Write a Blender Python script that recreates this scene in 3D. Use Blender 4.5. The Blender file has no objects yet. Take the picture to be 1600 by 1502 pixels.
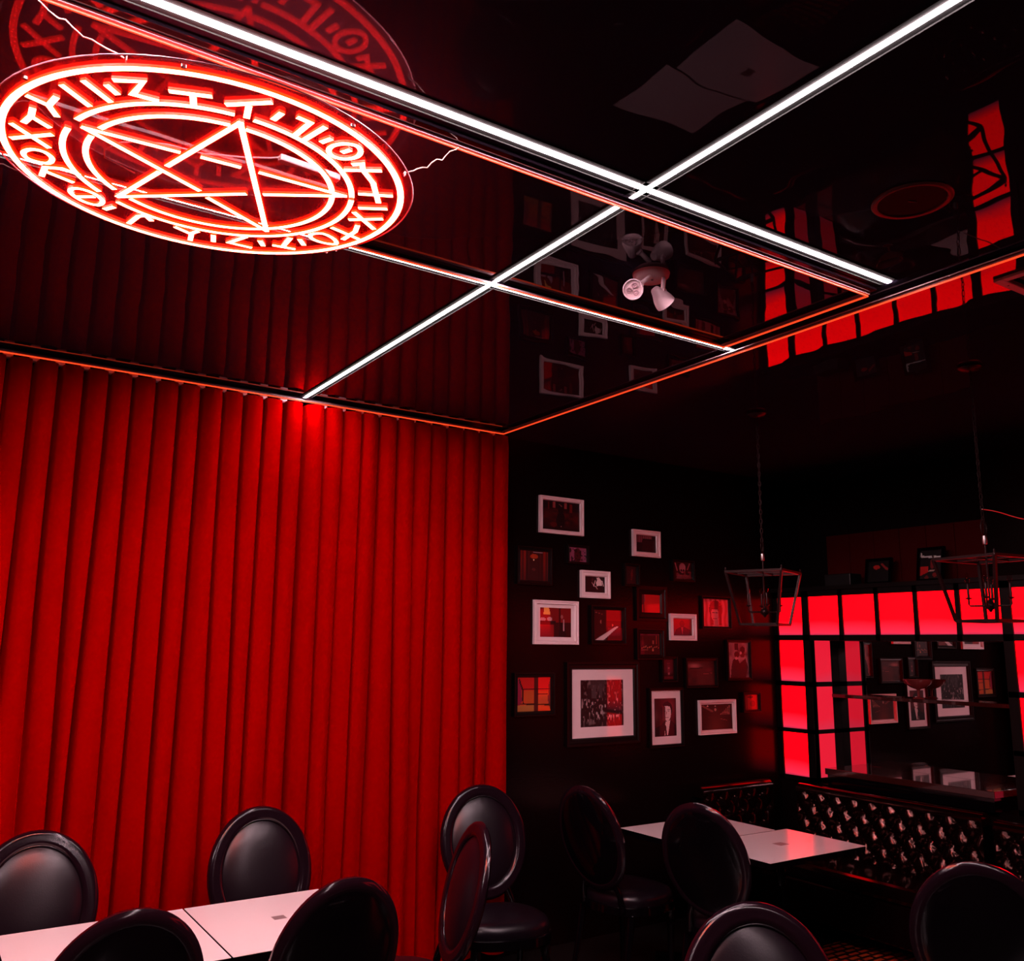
import bpy, bmesh, math, random
from mathutils import Vector, Matrix
R = math.radians
rnd = random.Random(7)
sc = bpy.context.scene
col = sc.collection

# ------------------------------------------------------------- camera, world, exposure
cam_d = bpy.data.cameras.new('camera')
cam_d.sensor_fit = 'HORIZONTAL'
cam_d.sensor_width = 36.0
cam_d.lens = 36.0 * 1391.35 / 1600.0
cam_d.clip_start = 0.05
cam = bpy.data.objects.new('camera', cam_d)
col.objects.link(cam)
fw = Vector((0.5430682, 0.8197952, 0.18169414))
rt = Vector((0.83254603, -0.55385522, 0.01055934))
up = rt.cross(fw)
cam.matrix_world = Matrix(((rt.x, up.x, -fw.x, 0), (rt.y, up.y, -fw.y, 0), (rt.z, up.z, -fw.z, 1.85), (0, 0, 0, 1)))
sc.camera = cam

world = bpy.data.worlds.new('dark_room')
sc.world = world
world.use_nodes = True
world.node_tree.nodes['Background'].inputs[0].default_value = (0.0, 0.0, 0.0, 1)
world.node_tree.nodes['Background'].inputs[1].default_value = 0.0

sc.view_settings.view_transform = 'Standard'
sc.view_settings.look = 'None'
sc.view_settings.exposure = 0.12
sc.view_settings.gamma = 1.0
sc.view_settings.use_curve_mapping = False
sc.cycles.use_denoising = True
sc.cycles.max_bounces = 8
sc.cycles.sample_clamp_indirect = 6.0

# light strengths
WHITE_STRIP = 195.0
NEON = 60.0
PANE = 4.2
ORANGE = 1.3

H = 3.21          # ceiling
YW = 4.85         # picture wall
YC = 4.69         # curtain line
XP = 5.75         # light panel wall
XM = 6.08         # mirror face

# ------------------------------------------------------------- materials
def mat(name, base=(0.5, 0.5, 0.5), rough=0.5, metal=0.0, coat=0.0, coat_rough=0.03, spec=0.5,
        emit=None, strength=0.0, sheen=0.0, sheen_tint=(1, 1, 1)):
    m = bpy.data.materials.new(name)
    m.use_nodes = True
    b = m.node_tree.nodes['Principled BSDF']
    b.inputs['Base Color'].default_value = (*base, 1)
    b.inputs['Roughness'].default_value = rough
    b.inputs['Metallic'].default_value = metal
    b.inputs['Coat Weight'].default_value = coat
    b.inputs['Coat Roughness'].default_value = coat_rough
    b.inputs['Specular IOR Level'].default_value = spec
    if sheen:
        b.inputs['Sheen Weight'].default_value = sheen
        b.inputs['Sheen Tint'].default_value = (*sheen_tint, 1)
        b.inputs['Sheen Roughness'].default_value = 0.22
    if emit:
        b.inputs['Emission Color'].default_value = (*emit, 1)
        b.inputs['Emission Strength'].default_value = strength
    return m

def N(m, kind, **kw):
    n = m.node_tree.nodes.new(kind)
    for k, v in kw.items():
        setattr(n, k, v)
    return n

def bump(m, scale, dist, strength=1.0, detail=2.0, coords='Object', vec_scale=None, coat=False):
    nt = m.node_tree
    tc = N(m, 'ShaderNodeTexCoord')
    nz = N(m, 'ShaderNodeTexNoise')
    nz.inputs['Scale'].default_value = scale
    nz.inputs['Detail'].default_value = detail
    src = tc.outputs[coords]
    if vec_scale:
        mp = N(m, 'ShaderNodeMapping')
        mp.inputs['Scale'].default_value = vec_scale
        nt.links.new(src, mp.inputs[0])
        src = mp.outputs[0]
    nt.links.new(src, nz.inputs['Vector'])
    bp = N(m, 'ShaderNodeBump')
    bp.inputs['Strength'].default_value = strength
    bp.inputs['Distance'].default_value = dist
    nt.links.new(nz.outputs['Fac'], bp.inputs['Height'])
    b = nt.nodes['Principled BSDF']
    nt.links.new(bp.outputs[0], b.inputs['Normal'])
    if coat:
        nt.links.new(bp.outputs[0], b.inputs['Coat Normal'])
    return m

M = {}
M['film'] = bump(mat('black_stretch_film', (0.020, 0.017, 0.030), 0.0, spec=0.16), 2.6, 0.0026, detail=1.5)
M['film'].node_tree.nodes['Principled BSDF'].inputs['Specular Tint'].default_value = (1.0, 0.55, 0.72, 1)
M['wall'] = bump(mat('black_satin_wall', (0.005, 0.002, 0.002), 0.22, spec=0.12), 60, 0.0006)
M['floor'] = bump(mat('black_tile_floor', (0.010, 0.008, 0.008), 0.22), 30, 0.0004)
M['black'] = mat('matte_black', (0.006, 0.006, 0.006), 0.45)
M['gloss_black'] = mat('black_lacquer', (0.002, 0.0012, 0.002), 0.07, spec=0.45)
M['leather'] = bump(mat('black_leather', (0.006, 0.003, 0.006), 0.30, spec=0.45), 180, 0.0003)
M['sofa_leather'] = mat('tufted_black_leather', (0.004, 0.001, 0.001), 0.10, spec=0.45)
M['sofa_leather'].node_tree.nodes['Principled BSDF'].inputs['Specular Tint'].default_value = (1.0, 0.42, 0.38, 1)
M['velvet'] = bump(mat('red_velvet', (0.31, 0.0, 0.0002), 0.8, spec=0.0, sheen=1.0, sheen_tint=(1, 0.0, 0.004)), 14, 0.004, detail=4, vec_scale=(1, 1, 0.35))
M['white_top'] = mat('white_laminate', (0.80, 0.76, 0.77), 0.18, spec=0.5)
M['white_frame'] = mat('white_painted_frame', (0.92, 0.76, 0.78), 0.30)
M['white_mat'] = mat('white_card_behind_glass', (0.92, 0.78, 0.80), 0.6, coat=1.0, coat_rough=0.01)
M['chair_frame'] = mat('chair_lacquer', (0.008, 0.003, 0.006), 0.14, spec=0.45)
M['edge_acrylic'] = mat('acrylic_edge_pink_glow', (0.85, 0.30, 0.35), 0.25, spec=0.6)  # pink base stands in for the glow of the edge-lit rim
M['white_plastic'] = mat('white_plastic', (0.66, 0.46, 0.49), 0.35)  # pink tint in the base stands in for red light
M['lens'] = mat('clear_lens', (0.50, 0.30, 0.33), 0.12, coat=1.0)
M['dark_metal'] = mat('dark_bronze_metal', (0.020, 0.009, 0.009), 0.38, metal=0.7)
M['frame_black'] = mat('black_painted_frame', (0.004, 0.002, 0.002), 0.4, spec=0.25)
M['steel'] = mat('brushed_steel', (0.55, 0.5, 0.5), 0.3, metal=1.0)
M['profile'] = mat('painted_profile', (0.40, 0.26, 0.28), 0.35)
M['mirror'] = mat('mirror_glass', (0.72, 0.62, 0.63), 0.0, metal=1.0)
M['dark_wood'] = mat('dark_stained_wood', (0.05, 0.008, 0.007), 0.12, coat=1.0)
M['bowl'] = mat('red_glass_bowl', (0.20, 0.03, 0.03), 0.1, coat=1.0)
M['grey_sticker'] = mat('grey_sticker', (0.22, 0.17, 0.17), 0.5)
M['wire'] = mat('pale_wire', (0.65, 0.5, 0.45), 0.35, metal=0.6)
M['channel'] = mat('matte_halo_channel', (0.020, 0.022, 0.021), 0.9, spec=0.0)  # surface of the channels added for a halo beside the strips
M['grille'] = mat('dark_grille', (0.003, 0.002, 0.003), 0.6, spec=0.1)
M['led_white'] = mat('white_led', (0.8, 0.8, 0.8), 0.5, emit=(1.0, 0.68, 0.74), strength=WHITE_STRIP)
M['led_orange'] = mat('orange_led', (0.3, 0.05, 0.02), 0.5, emit=(1.0, 0.055, 0.012), strength=ORANGE)
M['neon_hot'] = mat('neon_face', (0.8, 0.2, 0.1), 0.5, emit=(1.0, 0.10, 0.045), strength=NEON)
M['neon_side'] = mat('neon_side', (0.6, 0.02, 0.01), 0.5, emit=(1.0, 0.014, 0.001), strength=7.0)
M['neon_back'] = mat('neon_back', (0.4, 0.01, 0.01), 0.4, emit=(1.0, 0.01, 0.008), strength=3.0)

nb = M['neon_back']      # led chips showing through the back of the neon flex
_v = N(nb, 'ShaderNodeTexVoronoi'); _v.inputs['Scale'].default_value = 110.0; _v.inputs['Randomness'].default_value = 0.25
_t = N(nb, 'ShaderNodeTexCoord'); _r = N(nb, 'ShaderNodeMapRange')
_r.inputs['From Min'].default_value = 0.16; _r.inputs['From Max'].default_value = 0.34
_r.inputs['To Min'].default_value = 50.0; _r.inputs['To Max'].default_value = 11.0
nb.node_tree.links.new(_t.outputs['Object'], _v.inputs['Vector'])
nb.node_tree.links.new(_v.outputs['Distance'], _r.inputs['Value'])
nb.node_tree.links.new(_r.outputs[0], nb.node_tree.nodes['Principled BSDF'].inputs['Emission Strength'])

def glass_mat(name, tint, rough=0.0, ior=1.45, trans=0.93):
    m = bpy.data.materials.new(name)
    m.use_nodes = True
    nt = m.node_tree
    nt.nodes.clear()
    out = N(m, 'ShaderNodeOutputMaterial')
    mix = N(m, 'ShaderNodeMixShader')
    tr = N(m, 'ShaderNodeBsdfTransparent')
    gl = N(m, 'ShaderNodeBsdfGlossy')
    df = N(m, 'ShaderNodeBsdfDiffuse')
    mix2 = N(m, 'ShaderNodeMixShader')
    fr = N(m, 'ShaderNodeFresnel')
    fr.inputs[0].default_value = ior
    tr.inputs[0].default_value = (*tint, 1)
    gl.inputs['Roughness'].default_value = rough
    df.inputs[0].default_value = (0.75, 0.10, 0.13, 1)  # red diffuse share stands in for neon glow in clear acrylic
    mix2.inputs[0].default_value = 1 - trans
    nt.links.new(tr.outputs[0], mix2.inputs[1])
    nt.links.new(df.outputs[0], mix2.inputs[2])
    geo = N(m, 'ShaderNodeNewGeometry')
    inv_ = N(m, 'ShaderNodeMath', operation='SUBTRACT'); inv_.inputs[0].default_value = 1.0
    mul = N(m, 'ShaderNodeMath', operation='MULTIPLY')
    nt.links.new(geo.outputs['Backfacing'], inv_.inputs[1])
    nt.links.new(inv_.outputs[0], mul.inputs[0])
    nt.links.new(fr.outputs[0], mul.inputs[1])
    nt.links.new(mul.outputs[0], mix.inputs[0])
    nt.links.new(mix2.outputs[0], mix.inputs[1])
    nt.links.new(gl.outputs[0], mix.inputs[2])
    nt.links.new(mix.outputs[0], out.inputs[0])
    return m
M['acrylic'] = glass_mat('clear_acrylic_red_glow', (0.95, 0.93, 0.93), 0.0, trans=0.88)
M['bulb'] = glass_mat('bulb_glass', (0.9, 0.75, 0.75), 0.0, ior=1.5, trans=1.0)

def pane_mat(name, lo, hi, strength, seed):
    """back-lit red acrylic: brightest in the middle of the light box, weaker and pinker at the rim"""
    m = mat(name, (0.15, 0.008, 0.015), 0.25, emit=(1, 0, 0), strength=strength)
    nt = m.node_tree
    b = nt.nodes['Principled BSDF']
    tc = N(m, 'ShaderNodeTexCoord')
    mp = N(m, 'ShaderNodeMapping')
    mp.inputs['Location'].default_value = (seed * 0.37, seed * 0.61, 0)
    nz = N(m, 'ShaderNodeTexNoise')
    nz.inputs['Scale'].default_value = 2.2
    nz.inputs['Detail'].default_value = 1.0
    gr = N(m, 'ShaderNodeSeparateXYZ')
    nt.links.new(tc.outputs['Generated'], gr.inputs[0])
    nt.links.new(tc.outputs['Object'], mp.inputs[0])
    nt.links.new(mp.outputs[0], nz.inputs['Vector'])
    # generated z runs 0..1 up the pane
    ad = N(m, 'ShaderNodeMath', operation='MULTIPLY_ADD')
    ad.inputs[1].default_value = 1.25
    nt.links.new(gr.outputs['Z'], ad.inputs[0])
    nt.links.new(nz.outputs['Fac'], ad.inputs[2])
    ramp = N(m, 'ShaderNodeValToRGB')
    ramp.color_ramp.elements[0].position = 0.42
    ramp.color_ramp.elements[0].color = (*lo, 1)
    ramp.color_ramp.elements[1].position = 0.85
    ramp.color_ramp.elements[1].color = (*hi, 1)
    nt.links.new(ad.outputs[0], ramp.inputs[0])
    nt.links.new(ramp.outputs[0], b.inputs['Emission Color'])
    return m
M['pane'] = pane_mat('red_light_pane', (0.15, 0.006, 0.017), (1.0, 0.0, 0.0016), PANE, 1)
M['pane_side'] = pane_mat('red_light_pane_side', (0.19, 0.012, 0.028), (0.28, 0.004, 0.012), PANE * 0.62, 2)

def attr_mat(name, coat=1.0):
    m = mat(name, (1, 1, 1), 0.45, coat=coat, coat_rough=0.01)
    a = N(m, 'ShaderNodeAttribute', attribute_name='print')
    m.node_tree.links.new(a.outputs['Color'], m.node_tree.nodes['Principled BSDF'].inputs['Base Color'])
    return m
M['print'] = attr_mat('photo_print_under_glass')

# ------------------------------------------------------------- helpers
def link(o, parent=None):
    col.objects.link(o)
    if parent is not None:
        o.parent = parent
    return o

def tag(o, label=None, cat=None, group=None, kind=None):
    if label: o['label'] = label
    if cat: o['category'] = cat
    if group: o['group'] = group
    if kind: o['kind'] = kind
    return o

def empty(name, loc=(0, 0, 0), rz=0.0):
    o = bpy.data.objects.new(name, None)
    o.empty_display_size = 0.05
    o.location = loc
    o.rotation_euler = (0, 0, rz)
    return link(o)

def copy_tree(o, parent=None):
    c = o.copy()
    col.objects.link(c)
    c.parent = parent
    for ch in list(o.children):
        copy_tree(ch, c)
    return c

class MB:
    def __init__(s):
        s.v, s.f, s.mi = [], [], []
    def add(s, vs, fs, mi=0):
        k = len(s.v)
        s.v += [tuple(p) for p in vs]
        s.f += [tuple(i + k for i in f) for f in fs]
        s.mi += [mi] * len(fs)
    def box(s, x0, x1, y0, y1, z0, z1, mi=0):
        x0, x1 = min(x0, x1), max(x0, x1); y0, y1 = min(y0, y1), max(y0, y1); z0, z1 = min(z0, z1), max(z0, z1)
        s.add([(x0, y0, z0), (x1, y0, z0), (x1, y1, z0), (x0, y1, z0), (x0, y0, z1), (x1, y0, z1), (x1, y1, z1), (x0, y1, z1)],
              [(0, 3, 2, 1), (4, 5, 6, 7), (0, 1, 5, 4), (1, 2, 6, 5), (2, 3, 7, 6), (3, 0, 4, 7)], mi)
    def tube(s, pts, r, seg=8, closed=False, cap=True, mi=0, prof=None):
        """sweep a round (or given) section along pts; r may be a number or a list"""
        pts = [Vector(p) for p in pts]
        n = len(pts)
        rr = r if isinstance(r, (list, tuple)) else [r] * n
        prof = prof or [(math.cos(2 * math.pi * i / seg), math.sin(2 * math.pi * i / seg)) for i in range(seg)]
        m = len(prof)
        vs = []
        prev = None
        for i in range(n):
            a = pts[(i - 1) % n] if (closed or i > 0) else pts[i]
            b = pts[(i + 1) % n] if (closed or i < n - 1) else pts[i]
            t = (b - a).normalized()
            if prev is None:
                ref = Vector((0, 0, 1)) if abs(t.z) < 0.9 else Vector((1, 0, 0))
                nx = t.cross(ref).normalized()
            else:
                nx = (prev - t * prev.dot(t)).normalized()
            prev = nx
            ny = t.cross(nx)
            vs += [pts[i] + (nx * c + ny * d) * rr[i] for c, d in prof]
        fs = []
        for i in range(n if closed else n - 1):
            j = (i + 1) % n
            for k in range(m):
                l = (k + 1) % m
                fs.append((i * m + k, i * m + l, j * m + l, j * m + k))
        if cap and not closed:
            fs.append(tuple(range(m))[::-1])
            fs.append(tuple(range((n - 1) * m, n * m)))
        s.add(vs, fs, mi)
    def lathe(s, prof, seg=24, org=(0, 0, 0), axis=None, mi=0):
        """revolve (r, z) pairs about z (or axis)"""
        o = Vector(org)
        q = Vector((0, 0, 1)).rotation_difference(Vector(axis)) if axis is not None else None
        vs = []
        for r, z in prof:
            for i in range(seg):
                a = 2 * math.pi * i / seg
                p = Vector((r * math.cos(a), r * math.sin(a), z))
                if q: p = q @ p
                vs.append(o + p)
        fs = []
        for i in range(len(prof) - 1):
            for k in range(seg):
                l = (k + 1) % seg
                fs.append((i * seg + k, i * seg + l, (i + 1) * seg + l, (i + 1) * seg + k))
        fs.append(tuple(range(seg))[::-1])
        fs.append(tuple(range((len(prof) - 1) * seg, len(prof) * seg)))
        s.add(vs, fs, mi)
    def grid(s, fn, nu, nv, closed_u=False, mi=0):
        vs = [fn(i / nu, j / nv) for j in range(nv + 1) for i in range(nu + (0 if closed_u else 1))]
        w = nu if closed_u else nu + 1
        fs = []
        for j in range(nv):
            for i in range(nu):
                i2 = (i + 1) % w if closed_u else i + 1
                fs.append((j * w + i, j * w + i2, (j + 1) * w + i2, (j + 1) * w + i))
        s.add(vs, fs, mi)
    def xf(s, mx):
        s.v = [tuple(mx @ Vector(p)) for p in s.v]
        return s
    def build(s, name, mats, parent=None, smooth=False, bevel=0.0, weld=False):
        me = bpy.data.meshes.new(name)
        me.from_pydata(s.v, [], s.f)
        for m in (mats if isinstance(mats, (list, tuple)) else [mats]):
            me.materials.append(m)
        for p, i in zip(me.polygons, s.mi):
            p.material_index = i
            p.use_smooth = smooth
        bm = bmesh.new()
        bm.from_mesh(me)
        if weld:
            bmesh.ops.remove_doubles(bm, verts=bm.verts, dist=1e-5)
        bmesh.ops.recalc_face_normals(bm, faces=bm.faces)
        if bevel:
            es = [e for e in bm.edges if len(e.link_faces) == 2 and e.calc_face_angle(0) > 0.6]
            bmesh.ops.bevel(bm, geom=es, offset=bevel, segments=2, affect='EDGES', profile=0.5)
        bm.to_mesh(me)
        bm.free()
        if smooth:
            try:
                me.set_sharp_from_angle(angle=R(50))
            except Exception:
                pass
        me.update()
        o = bpy.data.objects.new(name, me)
        return link(o, parent)

def boxo(name, m, x0, x1, y0, y1, z0, z1, parent=None, bevel=0.0):
    b = MB(); b.box(x0, x1, y0, y1, z0, z1)
    return b.build(name, m, parent, bevel=bevel)

def struct(o):
    o['kind'] = 'structure'
    return o

# strokes of the red sign, metres in the plane of the disc
BARS = [[(-0.3311, -0.0779),(-0.1152, -0.0977)], [(-0.0569, -0.1072),(0.0335, -0.1148)], [(0.0897, -0.1186),(0.3215, -0.1309)], [(-0.3311, -0.0779),(-0.017, 0.09)], [(0.0183, 0.1228),(0.2232, 0.2402)], [(-0.1921, 0.2767),(-0.1313, 0.0481)], [(-0.1197, -0.0037),(-0.0293, -0.3357)], [(-0.1921, 0.2767),(0.093, 0.0319)], [(0.1401, 0.0004),(0.3215, -0.1309)], [(-0.0293, -0.3357),(0.2232, 0.2402)]]
GLYPHS = [
    [[(-0.3054, -0.3415), (-0.2538, -0.3739), (-0.2628, -0.3069), (-0.2132, -0.3132)]],
    [[(-0.3154, -0.3076), (-0.2932, -0.2874)]],
    [[(-0.3602, -0.2936), (-0.3005, -0.2435)]],
    [[(-0.3975, -0.2457), (-0.3372, -0.1942)]],
    [[(-0.4564, -0.15), (-0.4134, -0.1364)], [(-0.4042, -0.1825), (-0.4134, -0.1364), (-0.3928, -0.0967)]],
    [[(-0.4427, -0.0959), (-0.4421, -0.0591), (-0.453, -0.0163)], [(-0.4418, -0.0556), (-0.4016, -0.0281)]],
    [[(-0.4759, 0.0129), (-0.3909, 0.0839)], [(-0.47, 0.0893), (-0.3928, 0.0095)]],
    [[(-0.4398, 0.1523), (-0.4235, 0.1221), (-0.3952, 0.1179), (-0.3747, 0.1426), (-0.379, 0.1782), (-0.4042, 0.1883), (-0.4308, 0.1813), (-0.4398, 0.1523)]],
    [[(-0.3859, 0.2701), (-0.3838, 0.2102), (-0.3444, 0.1892), (-0.3058, 0.1981)], [(-0.3794, 0.2356), (-0.3133, 0.2589)]],
    [[(-0.3096, 0.3147), (-0.2931, 0.2913), (-0.2528, 0.2971), (-0.2232, 0.3343), (-0.2301, 0.3737), (-0.2671, 0.3744), (-0.3003, 0.345), (-0.3096, 0.3147)], [(-0.2917, 0.3548), (-0.2508, 0.3227)]],
    [[(-0.2068, 0.39), (-0.1909, 0.3601)]],
    [[(-0.1302, 0.4507), (-0.118, 0.3794), (-0.102, 0.3607), (-0.0809, 0.3867)]],
    [[(-0.0069, 0.3909), (0.0399, 0.4123), (0.0533, 0.3818)], [(0.0434, 0.4095), (0.0524, 0.4629)]],
    [[(0.1024, 0.3824), (0.1145, 0.427)]],
    [[(0.186, 0.329), (0.1583, 0.4057), (0.2242, 0.4021)]],
    [[(0.2334, 0.3319), (0.2512, 0.3592)]],
    [[(0.2799, 0.3363), (0.3397, 0.3236)], [(0.3018, 0.25), (0.3049, 0.3162)]],
    [[(0.3301, 0.2409), (0.3527, 0.2709)]],
    [[(0.3425, 0.1777), (0.3697, 0.1495), (0.4135, 0.1675), (0.4318, 0.2006), (0.396, 0.2155), (0.3559, 0.2068), (0.3425, 0.1777)]],
    [[(0.3778, 0.0917), (0.4685, 0.1169)], [(0.4306, 0.031), (0.442, 0.0725), (0.4361, 0.1495)]],
    [[(0.3961, 0.0031), (0.4662, -0.0584)], [(0.3867, -0.0486), (0.4774, 0.0189)]],
    [[(0.3872, -0.0868), (0.4469, -0.127)]],
    [[(0.3504, -0.1695), (0.4237, -0.2109)], [(0.3553, -0.2452), (0.4126, -0.1536)]],
    [[(0.2648, -0.2734), (0.3365, -0.3243)], [(0.2688, -0.3136), (0.2846, -0.3303), (0.2999, -0.3006), (0.3531, -0.2499)]],
    [[(0.1893, -0.3409), (0.1885, -0.37), (0.2081, -0.3976), (0.2357, -0.4063), (0.2553, -0.3874), (0.2584, -0.3549), (0.2385, -0.3262), (0.2086, -0.3209), (0.1893, -0.3409)], [(0.2216, -0.3571), (0.2295, -0.3735)]],
    [[(0.1607, -0.3712), (0.1709, -0.3954)]],
    [[(0.1202, -0.3508), (0.1396, -0.4376)]],
    [[(0.0758, -0.4423), (0.1047, -0.4379), (0.0955, -0.3603)]],
    [[(0.0301, -0.4), (0.0353, -0.4336)]],
    [[(-0.0762, -0.3959), (-0.0011, -0.4635)], [(-0.0345, -0.4169), (-0.0247, -0.3695)]],
    [[(-0.1945, -0.3722), (-0.119, -0.4054)], [(-0.1499, -0.3821), (-0.1405, -0.3507)]]]

# ============================================================= THE SETTING
struct(boxo('floor', M['floor'], -3.5, 6.3, -3.0, 5.0, -0.1, 0.0))
struct(boxo('ceiling', M['film'], -3.5, 6.3, -3.0, 5.0, H, H + 0.08))
struct(boxo('wall_back', M['wall'], -3.5, 6.3, YW, YW + 0.12, 0.0, H))
w = MB()
w.box(XM + 0.02, XM + 0.14, -3.0, YW, 0.0, H)
w.box(XP, XM + 0.02, -3.0, YW, 0.0, 0.86)              # solid base under the light frames
w.box(XP, XM + 0.02, 1.86, 2.68, 0.86, 2.30)
struct(w.build('wall_right', M['wall']))
rp = MB()  # panels above the ledge; dark red colour stands in for a red glow
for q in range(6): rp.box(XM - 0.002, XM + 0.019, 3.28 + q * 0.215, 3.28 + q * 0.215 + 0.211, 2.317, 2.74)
struct(rp.build('trim_7', mat('red_glow_panelling', (0.07, 0.002, 0.002), 0.7, spec=0.1), bevel=0.002))

# aluminium profiles round the ceiling panels and the thin orange led lines along them
def profile(name, x0, x1, y0, y1, lines, label):
    b = MB(); b.box(x0, x1, y0, y1, H - 0.014, H)
    p = struct(b.build(name, M['gloss_black'], bevel=0.002))
    e = MB()
    if x1 - x0 > y1 - y0:
        far = lines[0][2] > y0 + 0.01
        e.box(x0, x1, (y1 - 0.009) if far else y0, y1 if far else (y0 + 0.006), H - 0.021, H - 0.0135)
        if y1 - y0 > 0.02: pass
    else:
        e.box(x1 - 0.007, x1, y0, y1, H - 0.021, H - 0.0135); e.box(x0, x0 + 0.002, y0, y1, H - 0.018, H - 0.0135)
    e.build('metal_lip', M['profile'], p)
    l = MB()
    for (a0, a1, b0, b1) in lines:
        l.box(a0, a1, b0, b1, H - 0.027, H - 0.0215)
    l.build('led_line', M['led_orange'], p)
    return p
profile('trim_1', -3.4, 3.035, 4.665, 4.69, [(-3.4, 3.035, 4.6885, 4.6925)], 'curtain')
profile('trim_2', 3.012, 3.037, -3.0, 4.665, [(3.0355, 3.0395, -3.0, 4.69)], 'outer')
profile('trim_3', -3.4, 2.925, 1.908, 1.948, [(-3.4, 2.925, 1.9465, 1.9505)], 'inner near')
profile('trim_4', 2.905, 2.925, 1.948, 2.700, [(2.9235, 2.9275, 1.948, 2.70)], 'inner side')
profile('trim_5', -3.4, 2.925, 2.688, 2.702, [(-3.4, 2.925, 2.6865, 2.6905)], 'inner far')

# white led battens, flush under the film
def batten(x0, x1, y0, y1, label):
    r = empty('led_batten', ((x0 + x1) / 2, (y0 + y1) / 2, H))
    tag(r, label, 'light', 'white led lines on the ceiling')
    a = MB()
    cx, cy = r.location.x, r.location.y
    X0, X1, Y0, Y1 = x0 - cx, x1 - cx, y0 - cy, y1 - cy
    along_x = (x1 - x0) > (y1 - y0)
    g = 0.022                                # channel added either side to catch a halo; rails stop stray light
    if along_x:
        a.box(X0, X1, Y0 - g, Y1 + g, -0.001, 0)
        for q in (Y0 - g, Y1 + g - 0.0008): a.box(X0, X1, q, q + 0.0008, -0.0048, -0.001)
    else:
        a.box(X0 - g, X1 + g, Y0, Y1, -0.001, 0)
        for q in (X0 - g, X1 + g - 0.0008): a.box(q, q + 0.0008, Y0, Y1, -0.0048, -0.001)
    a.build('halo_channel', M['channel'], r)
    d = MB()
    ins = 0.002
    along_x = (x1 - x0) > (y1 - y0)
    if along_x: d.box(x0 - cx, x1 - cx, y0 - cy + ins, y1 - cy - ins, -0.0045, -0.001)
    else: d.box(x0 - cx + ins, x1 - cx - ins, y0 - cy, y1 - cy, -0.0045, -0.001)
    d.build('diffuser', M['led_white'], r)
batten(-3.3, 2.92, 1.840, 1.862, 'long white led batten nearest the camera, passing over the glowing red sign')
batten(-3.3, 3.010, 2.725, 2.742, 'long white led batten seen through the red sign, ending at the orange-lit ceiling edge')
batten(1.692, 1.710, -2.8, 4.664, 'white led batten running from the curtain top diagonally across the two others')

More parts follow.
